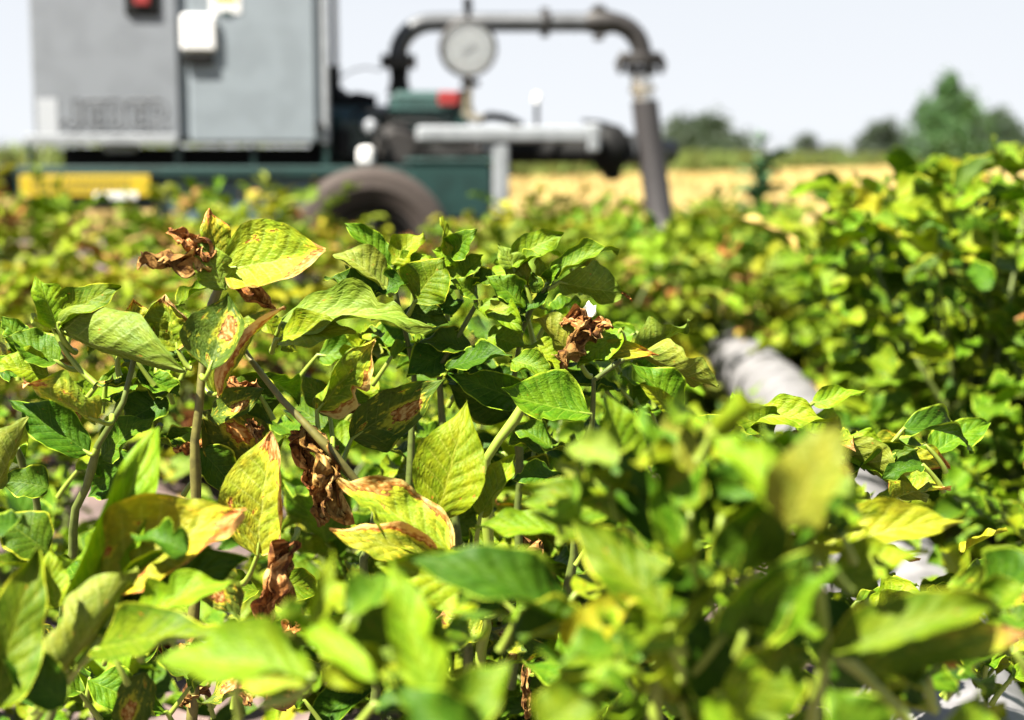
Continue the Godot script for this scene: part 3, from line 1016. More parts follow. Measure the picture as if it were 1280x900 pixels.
func pipes() -> void:
	# the black hose that drops from the elbow to the pipe in the furrow
	var base := side(830, 300, 0.02)
	var o := thing("discharge_hose", "thick black rubber hose dropping from the pipe elbow into the plants", "hose", Vector3(base.x, 0, base.z))
	var g := func(x, y, back): return side(x, y, back) - o.position
	put(o, "hose", tube([g.call(806, 128, .08), g.call(811, 170, .08), g.call(818, 220, .07), g.call(825, 270, .05), g.call(830, 315, .0), Vector3(.52, .10, -4.55) - o.position, Vector3(.525, .075, -4.40) - o.position], [.045, .046, .046, .047, .047, .046, .046], 20), M.hose)
	put(o, "hose_nipple", tube([g.call(801, 93, .08), g.call(802, 104, .08), g.call(804, 118, .08), g.call(806, 131, .08)], [.033, .036, .033, .036], 20), M.chrome)
	for y in [112, 129]:
		var c: Vector3 = g.call(803 + (y - 110) * 0.15, y, .08)
		put(o, "hose_clamp", lathe([Vector2(.036, -.008), Vector2(.044, -.008), Vector2(.044, .008), Vector2(.036, .008)], 24), M.brass if y == 112 else M.rust_black, at(c, g.call(806, 100, .08) - g.call(809, 140, .08)))
	# the pale irrigation pipe in the furrow
	var q := thing("irrigation_pipe", "pale grey plastic irrigation pipe lying along the furrow", "pipe", Vector3(.45, 0, -2.0))
	var pts := []
	var rad := []
	var c := Curve3D.new()
	for p in [Vector3(.30, .075, -.35), Vector3(.355, .075, -1.12), Vector3(.415, .075, -1.56), Vector3(.525, .08, -3.0), Vector3(.53, .075, -4.45)]: c.add_point(p, Vector3(0, 0, .2), Vector3(0, 0, -.2))
	for k in 41:
		pts.append(c.sample_baked(k / 40.0 * c.get_baked_length()) - q.position)
		rad.append(0.068)
	put(q, "tube", tube(pts, rad, 32), M.pipe)
	put(q, "joint_collar", lathe([Vector2(.062, -.06), Vector2(.076, -.055), Vector2(.076, .055), Vector2(.062, .06)], 32), M.rust_black, at(pts[40], pts[40] - pts[39]))

# ------------------------------------------------------------------ the potato plants
const HEALTHY := {"fresh": .46, "green": .20, "lime": .27, "tipburn": .04, "yellow": .03}  # the darker green share partly puts shade into low and rear plants
const MIXED := {"lime": .38, "fresh": .36, "yellow": .08, "pale": .06, "tipburn": .04, "margin": .02, "green": .05, "dead": .01}
const DYING := {"yellow": .24, "lime": .22, "pale": .16, "tantip": .10, "margin": .08, "fresh": .08, "dead": .12}

func plants() -> void:
	wilted_plant()
	focus_plant()
	front_right_plant()
	front_left_plant()
	side_plant()
	background_plants()

func wilted_plant() -> void:
	var o := thing("potato_plant", "wilting potato plant with brown curled leaf edges, left of the sharp green plant", "potato plant", Vector3(P(215, 700, .95).x, 0, -.95))
	var N := func(a, b, c): return Vector3(a, b, c)
	stalk(o, [[240, 900, .93], [243, 640, .91], [246, 540, .90], [252, 455, .90], [268, 370, .91], [280, 340, .91]], .0056, .0034, M.ripe_stem)
	stalk(o, [[75, 800, .98], [95, 640, .95], [125, 555, .93], [158, 492, .92], [172, 440, .93], [168, 400, .93]], .0056, .002, M.stem)
	stalk(o, [[30, 780, 1.0], [50, 640, .99], [20, 560, .97]], .005, .003, M.stem)
	stalk(o, [[150, 780, .99], [165, 600, .98], [200, 530, .97]], .005, .003, M.stem)
	stalk(o, [[560, 760, .94], [440, 592, .89], [385, 535, .89], [332, 474, .90], [300, 436, .915], [282, 380, .915]], .0054, .0022, M.ripe_stem)
	# crown of the plant
	blade(o, "tantip", [280, 336, .905], [406, 312, .885], 112, Vector3(-.15, .35, 1), .45, 1.0, .35, .05, [276, 352], {"wave": .05, "tip": .3, "seed": 104})
	blade(o, "tipburn", [268, 350, .92], [262, 260, .92], 60, Vector3(.45, .1, 1), .7, .5, -.2, .06, [272, 368])
	blade(o, "dead", [262, 332, .905], [176, 328, .885], 62, Vector3(0, .7, .7), 1.4, 1.8, .3, .75)
	blade(o, "dead", [264, 320, .90], [212, 290, .90], 50, Vector3(-.3, .4, .9), 1.6, 1.2, .5, .6)
	blade(o, "pale", [282, 362, .90], [246, 300, .90], 60, Vector3(.5, -.1, .9), .6, 1.0, .2, .1)
	blade(o, "dead", [292, 352, .92], [342, 386, .91], 46, Vector3(.1, .4, 1), 1.0, 1.2, .2, .45)
	blade(o, "spot", [262, 462, .875], [285, 366, .885], 96, Vector3(-.2, -.25, 1), .5, .9, .3, .04, [252, 470], {"wave": .05, "seed": 132})
	blade(o, "margin", [272, 492, .90], [356, 384, .885], 82, Vector3(-.55, .45, .8), .3, 1.9, -.2, .08, [254, 478], {"wave": .08})
	blade(o, "pale", [352, 404, .95], [541, 409, .93], 74, Vector3(0, .8, .62), .9, .35, -.55, .04, [345, 432, .96], {"tip": -.3})
	blade(o, "lime", [346, 424, .94], [444, 418, .92], 56, Vector3(-.1, .6, .8), .5, .6, -.35, .04, [340, 440, .95])
	blade(o, "pale", [66, 408, .925], [233, 464, .88], 104, Vector3(-.1, .55, -.85), 1.25, 1.2, .35, .04, [120, 480, .92], {"wave": .05, "tip": -.2})
	blade(o, "tipburn", [122, 525, .89], [28, 478, .87], 72, Vector3(0, .7, -.6), 1.5, 1.5, .4, .08, [140, 520, .92])
	blade(o, "lime", [72, 410, .92], [44, 345, .92], 52, Vector3(.4, .25, .9), .8, .7, -.2, .05, [95, 440, .93])
	blade(o, "fresh", [73, 404, .92], [151, 360, .92], 54, Vector3(-.1, .55, .8), .7, .9, -.3, .04, [95, 440, .93])
	blade(o, "fresh", [72, 452, .93], [5, 418, .93], 58, Vector3(.1, .7, .7), .6, .5, -.4, .05, [100, 460, .94])
	blade(o, "lime", [60, 470, .93], [-8, 452, .92], 52, Vector3(.1, .5, .9), .8, .5, -.3, .05)
	blade(o, "fresh", [35, 440, .94], [2, 395, .94], 38, Vector3(.1, .5, .9), .8, .5, -.3, .05)
	blade(o, "tipburn", [176, 424, .93], [166, 374, .93], 44, Vector3(.3, .2, 1), .6, .8, -.2, .05, [190, 450, .94])
	blade(o, "tantip", [222, 436, .92], [204, 368, .92], 62, Vector3(-.2, .3, .9), .6, .7, -.2, .15, [240, 460, .92])
	blade(o, "green", [150, 436, .94], [230, 440, .93], 50, Vector3(.0, .4, .9), .9, .8, -.3, .04, [150, 470, .94])
	blade(o, "margin", [396, 514, .91], [470, 424, .89], 70, Vector3(.45, .35, .8), 1.5, .5, .2, .10, [412, 566, .89])
	blade(o, "fresh", [412, 520, .92], [380, 470, .93], 40, Vector3(.2, .4, .9), .6, .5, -.2, .03, [412, 566, .89])
	blade(o, "spot", [440, 548, .94], [556, 474, .93], 74, Vector3(.1, -.15, 1), .5, .7, .2, .03, [430, 585, .91])
	blade(o, "tantip", [322, 692, .855], [338, 540, .86], 108, Vector3(.1, .25, 1), .25, 1.35, -.25, .07, [300, 730, .87], {"wave": .09, "tip": .6})
	blade(o, "dead", [382, 530, .90], [432, 652, .89], 66, Vector3(.3, .3, .9), 1.5, 1.3, -.3, .8)
	blade(o, "dead", [372, 540, .91], [392, 615, .90], 46, Vector3(.3, .3, .9), 1.5, 1.3, -.3, .8)
	blade(o, "dead", [415, 590, .89], [400, 655, .88], 50, Vector3(-.3, .3, .9), 1.2, 1.8, -.4, .6)
	blade(o, "dead", [366, 676, .85], [328, 790, .84], 74, Vector3(-.1, .2, 1), 1.9, 1.6, -.2, .6, [372, 662, .87])
	blade(o, "dead", [350, 690, .855], [366, 780, .85], 46, Vector3(.4, .2, 1), 1.9, 1.6, -.2, .6)
	blade(o, "spot", [338, 590, .96], [250, 512, .96], 96, Vector3(0, -.1, 1), .3, .4, .2, .05, [300, 600, .95])
	blade(o, "spot", [262, 524, .93], [330, 486, .92], 46, Vector3(.1, .5, .8), .9, .5, -.2, .05)
	blade(o, "pale", [-8, 612, .88], [36, 522, .89], 66, Vector3(-.6, .4, -.6), 1.2, 1.1, .3, .03)
	blade(o, "green", [110, 566, .93], [10, 500, .93], 66, Vector3(.1, .6, .75), .6, 1.0, -.2, .05, [120, 560, .93])
	blade(o, "tantip", [96, 545, .94], [40, 508, .95], 50, Vector3(.1, .8, .5), .6, .6, -.2, .2)
	blade(o, "fresh", [128, 572, .95], [192, 522, .95], 56, Vector3(-.2, .5, .8), .5, .6, -.3, .04)
	blade(o, "green", [60, 610, .96], [0, 600, .96], 50, Vector3(.1, .5, .8), .5, .6, -.3, .04)
	blade(o, "green", [170, 570, .97], [110, 620, .98], 60, Vector3(.1, .5, .8), .5, .6, -.3, .04)
	blade(o, "green", [300, 470, .96], [340, 530, .97], 60, Vector3(.1, .5, .8), .5, .6, -.3, .04)
	blade(o, "green", [210, 500, .97], [150, 530, .97], 60, Vector3(.1, .5, .8), .5, .6, -.3, .04)
	blade(o, "green", [250, 560, .95], [300, 620, .95], 56, Vector3(.1, .5, .8), .5, .6, -.3, .04)
	blade(o, "fresh", [170, 470, .97], [225, 495, .98], 46, Vector3(.1, .7, .6), .5, .6, -.3, .04)
	blade(o, "lime", [330, 400, .96], [372, 440, .97], 50, Vector3(.1, .7, .6), .5, .6, -.3, .04)
	filler(o, 30, [-10, 440], [430, 600], [.96, 1.06], [34, 60], ["green", "fresh", "fresh", "lime", "spot"])
	filler(o, 12, [60, 240], [380, 480], [.95, 1.02], [30, 48], ["lime", "fresh", "tipburn", "pale"], 1.4)
	filler(o, 7, [270, 420], [480, 660], [.92, .97], [30, 46], ["dead"], 1.5)

func focus_plant() -> void:
	var o := thing("potato_plant", "sharply focused green potato plant with upright bud shoot in the middle", "potato plant", Vector3(P(575, 700, 1.02).x, 0, -1.02))
	stalk(o, [[590, 900, 1.02], [575, 700, 1.02], [556, 560, 1.02], [545, 470, 1.01], [585, 400, 1.0], [600, 365, 1.0], [584, 330, 1.0], [562, 296, 1.0]], .0060, .0018, M.stem)
	stalk(o, [[520, 900, 1.03], [500, 700, 1.03], [512, 590, 1.02], [520, 500, 1.02], [510, 420, 1.01], [492, 360, 1.0], [488, 332, 1.0]], .0056, .002, M.stem)
	stalk(o, [[600, 860, .97], [612, 640, .95], [604, 582, .94], [632, 538, .94], [658, 500, .94]], .0058, .0042, M.petiole)
	stalk(o, [[640, 860, 1.04], [650, 600, 1.03], [640, 470, 1.02], [655, 400, 1.0], [690, 350, 1.0]], .0055, .002, M.stem)
	stalk(o, [[700, 800, 1.02], [730, 600, 1.0], [745, 470, .98], [792, 440, .98]], .005, .002, M.stem)
	stalk(o, [[470, 880, 1.0], [455, 700, .98], [478, 620, 1.0]], .0055, .004, M.stem)
	# the bud shoot
	blade(o, "lime", [560, 320, 1.0], [551, 271, 1.0], 24, Vector3(.5, .1, .9), .8, .8, -.1, .03)
	blade(o, "fresh", [565, 320, 1.0], [596, 286, .99], 40, Vector3(-.4, .3, .9), .9, .5, -.2, .05)
	blade(o, "fresh", [575, 345, 1.0], [604, 318, .99], 30, Vector3(-.2, .4, .9), .6, .6, -.2, .06)
	blade(o, "lime", [566, 330, 1.0], [540, 312, 1.0], 26, Vector3(.1, .5, .9), .8, .5, -.2, .06)
	blade(o, "green", [588, 352, 1.0], [626, 348, .99], 30, Vector3(0, .6, .8), .8, .7, -.3, .06)
	blade(o, "lime", [588, 350, 1.0], [556, 336, 1.0], 46, Vector3(.2, .2, 1), .5, .5, -.2, .04)
	blade(o, "fresh", [598, 372, 1.0], [562, 350, .99], 34, Vector3(.1, .6, .8), .6, .6, -.3, .04)
	# left fan of young leaves
	blade(o, "fresh", [492, 342, 1.0], [431, 279, 1.0], 40, Vector3(.35, .55, .75), 1.2, .5, -.35, .05, null, {"wave": .18})
	blade(o, "lime", [490, 330, 1.0], [530, 290, 1.0], 42, Vector3(-.25, .4, .9), .7, .4, -.2, .03)
	blade(o, "lime", [494, 338, 1.0], [544, 326, .99], 34, Vector3(-.1, .7, .7), .6, 1.0, -.4, .03)
	blade(o, "pale", [482, 360, .985], [416, 318, .985], 56, Vector3(.1, .75, .6), .9, .8, -.75, .05, [490, 365, .99], {"wave": .12})
	blade(o, "fresh", [480, 352, 1.0], [460, 314, 1.0], 32, Vector3(.3, .4, .9), .6, .9, -.2, .05)
	blade(o, "fresh", [518, 378, .985], [556, 322, .985], 70, Vector3(-.25, .1, 1), .35, .35, -.15, .03, [505, 400, 1.0])
	blade(o, "green", [506, 350, .99], [470, 372, .98], 40, Vector3(.1, .8, .6), .7, .7, -.4, .04)
	blade(o, "green", [470, 372, .99], [406, 345, .99], 46, Vector3(.1, .6, .8), .7, .7, -.4, .04)
	blade(o, "green", [530, 392, 1.0], [580, 376, 1.0], 40, Vector3(-.1, .6, .8), .5, .6, -.4, .05)
	blade(o, "green", [505, 388, 1.0], [560, 404, .99], 50, Vector3(.0, .5, .9), .4, .5, -.3, .03)
	# right fan
	blade(o, "lime", [640, 326, 1.0], [705, 292, 1.0], 42, Vector3(-.1, .45, .85), .7, .5, -.4, .04, [654, 352, 1.0])
	blade(o, "fresh", [636, 336, 1.0], [676, 318, .99], 30, Vector3(-.1, .8, .6), .6, .7, -.3, .04)
	blade(o, "pale", [650, 348, 1.0], [622, 306, 1.0], 38, Vector3(.2, .3, .9), .6, .6, -.2, .05)
	blade(o, "pale", [656, 376, 1.0], [660, 322, .995], 44, Vector3(-.3, .1, 1), .5, .6, -.1, .05)
	blade(o, "fresh", [656, 384, .99], [608, 346, .99], 44, Vector3(.1, .7, .7), .7, .6, -.3, .08)
	blade(o, "fresh", [692, 346, 1.0], [774, 313, 1.0], 44, Vector3(.1, .8, .6), 1.1, 1.0, -.5, .05, [676, 362, 1.0], {"tip": -.7})
	blade(o, "pale", [700, 352, 1.0], [784, 366, 1.0], 62, Vector3(.0, .6, -.8), .5, .6, .45, .03, [680, 360, 1.0], {"tip": -.2})
	blade(o, "dead", [776, 364, 1.0], [790, 376, 1.0], 10, Vector3(0, .5, .8), 1.5, 1.5, .3, .5)
	blade(o, "green", [682, 362, 1.0], [650, 392, .99], 36, Vector3(.1, .7, .7), .8, .8, -.3, .04)
	blade(o, "lime", [676, 352, 1.0], [672, 322, 1.0], 22, Vector3(.3, .3, .9), .9, .9, -.3, .1)
	blade(o, "fresh", [684, 354, 1.0], [700, 330, .99], 22, Vector3(-.3, .3, .9), .9, .9, -.3, .1)
	blade(o, "green", [672, 366, .99], [664, 340, .99], 24, Vector3(0, .3, .9), 1.1, .9, -.3, .1)
	blade(o, "lime", [600, 386, .99], [654, 416, .97], 50, Vector3(.1, .65, .7), .6, 1.0, -.6, .05)
	blade(o, "pale", [606, 392, .98], [638, 384, .97], 22, Vector3(0, .7, .7), 1.0, 1.0, -.3, .05)
	# middle tier
	blade(o, "green", [578, 424, 1.02], [508, 472, 1.0], 66, Vector3(-.1, .3, .9), .5, .5, -.3, .03, [570, 410, 1.0])
	blade(o, "green", [590, 436, 1.0], [520, 430, 1.0], 40, Vector3(0, .7, .7), .5, .5, -.5, .04)
	blade(o, "green", [560, 462, .99], [640, 444, .97], 46, Vector3(-.1, .75, .6), .5, .6, -.4, .04)
	blade(o, "fresh", [640, 450, .97], [694, 476, .96], 42, Vector3(.1, .7, .7), .9, .5, -.3, .05)
	blade(o, "green", [650, 500, 1.0], [560, 466, .98], 54, Vector3(0, .3, .9), .6, .7, .3, .04)
	blade(o, "green", [640, 520, 1.02], [560, 480, 1.02], 60, Vector3(0, .2, .9), .4, .5, .2, .04)
	blade(o, "lime", [610, 420, 1.0], [660, 436, .99], 44, Vector3(.0, .6, .8), .9, .6, -.4, .04)
	blade(o, "lime", [655, 430, .99], [708, 470, .98], 48, Vector3(.1, .8, .5), .6, .6, -.4, .04)
	blade(o, "fresh", [738, 518, .935], [625, 486, .92], 92, Vector3(.05, .72, .68), .75, .55, .25, .04, [664, 508, .94], {"wave": .10, "tip": .3})
	blade(o, "pale", [724, 452, .96], [667, 394, .96], 60, Vector3(.45, .4, -.75), .9, .8, .3, .04, [738, 470, .97])
	blade(o, "dead", [752, 410, .955], [698, 452, .945], 56, Vector3(-.2, .6, .75), 1.2, 1.4, .3, .8)
	blade(o, "dead", [705, 400, .955], [762, 412, .95], 40, Vector3(0, .6, .75), 1.2, 1.0, .3, .9)
	blade(o, "lime", [776, 412, .96], [722, 460, .95], 48, Vector3(-.1, .4, .9), .6, .5, .2, .04, [780, 440, .97])
	blade(o, "tipburn", [700, 448, .96], [824, 444, .96], 34, Vector3(0, .6, .8), .6, .9, -.2, .05)
	blade(o, "pale", [796, 436, .985], [863, 401, .975], 52, Vector3(-.2, .6, -.75), .7, .6, .3, .03, [770, 450, .98])
	blade(o, "pale", [806, 440, .975], [898, 486, .965], 72, Vector3(.25, .65, -.6), .6, .8, .6, .03, [780, 448, .98], {"tip": -.3})
	blade(o, "fresh", [852, 518, .91], [790, 454, .91], 62, Vector3(.2, .45, .85), .9, .6, -.2, .03, [860, 545, .90])
	blade(o, "lime", [846, 520, .905], [800, 480, .895], 30, Vector3(-.1, .4, .9), .9, .7, -.2, .03)
	blade(o, "fresh", [690, 560, .98], [640, 530, .99], 40, Vector3(0, .8, .5), .5, .6, -.3, .06)
	blade(o, "fresh", [636, 552, 1.0], [708, 566, .99], 50, Vector3(0, .8, .5), .5, .6, -.4, .06)
	blade(o, "green", [700, 596, .96], [640, 600, .95], 40, Vector3(0, .7, .7), .5, .6, -.4, .04)
	# lower tier, nearer the lens
	blade(o, "lime", [546, 652, .85], [584, 501, .865], 92, Vector3(.05, .2, 1), .25, .25, -.15, .04, [540, 690, .86], {"wave": .12, "tip": -.3})
	blade(o, "lime", [546, 660, .85], [514, 632, .85], 36, Vector3(.2, .3, .9), .4, .5, -.2, .06)
	blade(o, "lime", [600, 646, .87], [644, 568, .875], 54, Vector3(-.35, .35, .8), .5, 1.2, -.2, .03, [596, 690, .88])
	blade(o, "tantip", [560, 690, .83], [424, 598, .835], 86, Vector3(.2, .55, .8), .6, .5, -.3, .08, [590, 720, .86])
	blade(o, "margin", [552, 706, .82], [414, 664, .815], 66, Vector3(.1, .6, .8), .4, .9, -.2, .08, [590, 720, .86])
	blade(o, "lime", [716, 668, .76], [594, 660, .755], 56, Vector3(0, .8, .55), .6, .5, -.6, .02, [740, 690, .78])
	blade(o, "tipburn", [604, 772, .92], [546, 772, .92], 64, Vector3(.1, .2, 1), .3, .4, -.2, .04, [620, 760, .95])
	blade(o, "fresh", [726, 862, .92], [704, 784, .92], 72, Vector3(.1, .2, 1), .3, .3, -.2, .03, [722, 890, .93])
	blade(o, "green", [640, 770, .94], [700, 750, .93], 60, Vector3(0, .6, .8), .5, .4, -.3, .03)
	blade(o, "dead", [655, 830, .92], [660, 900, .92], 24, Vector3(.1, .2, 1), 1.5, 1.5, .2, .7)
	blade(o, "dead", [480, 740, .93], [490, 830, .93], 40, Vector3(.1, .2, 1), 1.5, 1.5, .2, .7)
	# the white petal left from flowering
	put(o, "flower_petal", leaf_mesh(.9, .7, .8, .2, .3, .2, .1, .1, 5, 8, 6), M.petal, Transform3D(Basis.from_euler(Vector3(-.2, .4, -.15)) * .0115, P(735, 398, .965) - o.position))
	put(o, "flower_petal", leaf_mesh(.8, .6, .9, .2, .3, .2, .1, .1, 6, 8, 6), M.petal, Transform3D(Basis.from_euler(Vector3(-.3, -.5, -.5)) * .0095, P(735, 397, .966) - o.position))
	filler(o, 70, [440, 820], [400, 640], [1.02, 1.16], [32, 58], ["green", "fresh", "green", "fresh", "lime"])
	filler(o, 34, [470, 800], [620, 880], [.96, 1.15], [36, 64], ["green", "fresh", "fresh", "spot"])
	filler(o, 26, [430, 800], [330, 450], [.99, 1.05], [20, 40], ["fresh", "lime", "green", "pale"], 1.3)
	filler(o, 8, [430, 700], [700, 880], [.96, 1.1], [26, 44], ["dead"], 1.5)

func front_right_plant() -> void:
	var o := thing("potato_plant", "out of focus bright green potato plant filling the lower right foreground", "potato plant", Vector3(P(880, 850, .62).x, 0, -.62))
	stalk(o, [[800, 1300, .58], [812, 1000, .57], [818, 860, .56], [850, 760, .56], [866, 690, .57], [880, 620, .58]], .006, .003, M.petiole)
	stalk(o, [[960, 1300, .57], [1000, 960, .55], [1030, 840, .53], [1020, 700, .52]], .006, .003, M.petiole)
	stalk(o, [[640, 1200, .6], [690, 900, .58], [735, 790, .58]], .005, .003, M.petiole)
	stalk(o, [[560, 1200, .55], [548, 960, .53], [545, 880, .525]], .004, .002, M.petiole)
	stalk(o, [[1230, 1200, .56], [1180, 960, .55], [1080, 840, .54], [1035, 815, .53]], .005, .003, M.petiole)
	blade(o, "green", [732, 792, .58], [508, 700, .575], 96, Vector3(.05, .85, .5), .7, .5, -.75, .02, [740, 815, .58])
	blade(o, "lime", [622, 742, .74], [470, 705, .73], 86, Vector3(.0, .45, .9), .4, .5, -.4, .03, [650, 770, .74])
	blade(o, "lime", [548, 892, .525], [488, 696, .545], 74, Vector3(.1, .25, 1), .5, .5, -.2, .02)
	blade(o, "fresh", [872, 806, .555], [716, 650, .575], 104, Vector3(.1, .45, .9), .5, .5, -.35, .02, [860, 830, .56])
	blade(o, "green", [856, 694, .57], [722, 540, .62], 92, Vector3(-.2, .55, .75), .9, 1.1, -.3, .02, [866, 720, .57])
	blade(o, "lime", [780, 640, .64], [728, 548, .65], 64, Vector3(.3, .3, .9), .5, .9, -.2, .02)
	blade(o, "fresh", [858, 694, .56], [806, 508, .58], 92, Vector3(.35, .25, 1), .6, .9, -.2, .02)
	blade(o, "pale", [868, 690, .575], [862, 520, .57], 60, Vector3(-.5, .2, 1), .8, .8, -.2, .02)
	blade(o, "lime", [792, 606, .72], [752, 488, .72], 62, Vector3(.2, .3, .9), .6, .6, -.3, .03, [800, 650, .70])
	blade(o, "fresh", [760, 640, .68], [650, 628, .68], 60, Vector3(.1, .6, .8), .6, .6, -.4, .02)
	blade(o, "lime", [990, 640, .50], [890, 540, .52], 74, Vector3(.2, .55, .8), .6, .6, -.4, .02)
	blade(o, "pale", [985, 660, .48], [1052, 522, .475], 96, Vector3(-.3, .4, .9), .5, .6, -.3, .02)
	blade(o, "tipburn", [1000, 560, .50], [1064, 596, .50], 30, Vector3(-.1, .5, .9), .5, .6, -.3, .02)
	blade(o, "green", [900, 800, .53], [1010, 690, .50], 84, Vector3(.25, .35, .85), .6, .5, -.35, .02, [850, 850, .54])
	blade(o, "fresh", [960, 790, .52], [1056, 706, .50], 70, Vector3(-.1, .6, .8), .8, .6, -.5, .02, [930, 840, .54])
	blade(o, "green", [920, 720, .54], [980, 610, .52], 66, Vector3(.3, .3, .9), .8, .7, -.3, .02)
	blade(o, "green", [1000, 760, .55], [1080, 780, .54], 60, Vector3(.1, .7, .7), .8, .7, -.5, .02)
	blade(o, "green", [900, 700, .55], [1010, 600, .53], 74, Vector3(-.1, .1, 1), .6, .5, -.3, .02)
	blade(o, "green", [880, 660, .58], [940, 560, .57], 80, Vector3(-.3, .2, 1), .6, .5, -.3, .02)
	blade(o, "fresh", [930, 900, .52], [985, 790, .52], 110, Vector3(.1, .3, 1), .5, .6, -.3, .02)
	blade(o, "green", [900, 880, .54], [850, 760, .54], 90, Vector3(.2, .4, .9), .7, .6, -.3, .02)
	blade(o, "yellow", [1008, 692, .74], [1206, 652, .745], 78, Vector3(-.05, .75, .65), .5, .8, -.35, .04, [990, 720, .72])
	blade(o, "tantip", [1010, 670, .78], [1140, 640, .78], 60, Vector3(0, .7, .7), .5, .8, -.3, .04)
	blade(o, "fresh", [1036, 822, .525], [1250, 756, .52], 84, Vector3(.05, .7, .7), .6, .9, -.55, .03, [1030, 850, .53])
	blade(o, "tipburn", [1080, 830, .53], [1290, 790, .52], 80, Vector3(.05, .5, .8), .6, .9, -.35, .03)
	blade(o, "lime", [1040, 730, .62], [1150, 690, .62], 70, Vector3(0, .75, .65), .5, .5, -.5, .02)
	blade(o, "yellow", [816, 842, .525], [908, 712, .535], 46, Vector3(-.5, .5, .7), .9, .9, -.3, .02)
	blade(o, "yellow", [712, 810, .56], [800, 748, .555], 64, Vector3(-.1, .5, .8), .6, .6, -.5, .02)
	blade(o, "lime", [700, 850, .55], [800, 836, .54], 60, Vector3(0, .6, .8), .6, .6, -.5, .02)
	blade(o, "fresh", [560, 910, .5], [642, 826, .505], 80, Vector3(.0, .5, .9), .6, .6, -.4, .02)
	blade(o, "green", [600, 950, .48], [500, 860, .49], 100, Vector3(.1, .5, .9), .5, .6, -.4, .02)
	blade(o, "fresh", [560, 850, .54], [430, 760, .56], 110, Vector3(.2, .4, .9), .5, .6, -.4, .02)
	blade(o, "green", [540, 870, .55], [480, 790, .56], 60, Vector3(.1, .3, .9), .8, .6, -.4, .02)
	blade(o, "lime", [392, 780, .54], [414, 690, .55], 34, Vector3(.3, .3, .9), .9, .8, -.4, .02)
	blade(o, "lime", [470, 850, .52], [370, 780, .55], 46, Vector3(.1, .6, .8), .6, .6, -.4, .02)
	blade(o, "fresh", [680, 910, .5], [760, 850, .5], 90, Vector3(0, .6, .8), .5, .6, -.4, .02)
	blade(o, "fresh", [1090, 960, .5], [1040, 860, .5], 110, Vector3(0, .5, .9), .5, .6, -.4, .02)
	blade(o, "fresh", [1200, 960, .52], [1220, 862, .52], 90, Vector3(0, .4, .9), .5, .6, -.4, .02)
	blade(o, "lime", [960, 960, .5], [860, 880, .5], 90, Vector3(0, .6, .8), .5, .6, -.4, .02)
	blade(o, "green", [960, 860, .56], [880, 880, .57], 90, Vector3(0, .4, .9), .5, .6, -.4, .02)
	blade(o, "green", [1080, 860, .58], [1000, 760, .58], 90, Vector3(0, .4, .9), .5, .6, -.4, .02)
	blade(o, "green", [1150, 880, .62], [1090, 810, .63], 70, Vector3(0, .4, .9), .5, .6, -.4, .02)
	blade(o, "fresh", [1110, 830, .66], [1200, 870, .66], 50, Vector3(0, .7, .7), .5, .6, -.4, .02)
	filler(o, 46, [700, 1060], [600, 900], [.60, .78], [46, 86], ["green", "fresh", "fresh", "lime"], 1.2)
	filler(o, 30, [860, 1080], [590, 800], [.50, .60], [40, 66], ["green", "fresh", "green", "lime"], 1.5)
	filler(o, 26, [720, 1000], [520, 760], [.55, .66], [40, 76], ["fresh", "lime", "green", "lime", "pale"], 1.5)
	filler(o, 18, [700, 1000], [760, 900], [.50, .58], [50, 90], ["fresh", "lime", "green", "fresh"], 1.3)
	filler(o, 22, [1020, 1290], [730, 900], [.55, .74], [50, 84], ["fresh", "lime", "green", "tipburn"], 1.3)
	filler(o, 18, [400, 700], [740, 910], [.52, .70], [44, 80], ["fresh", "lime", "green"], 1.4)

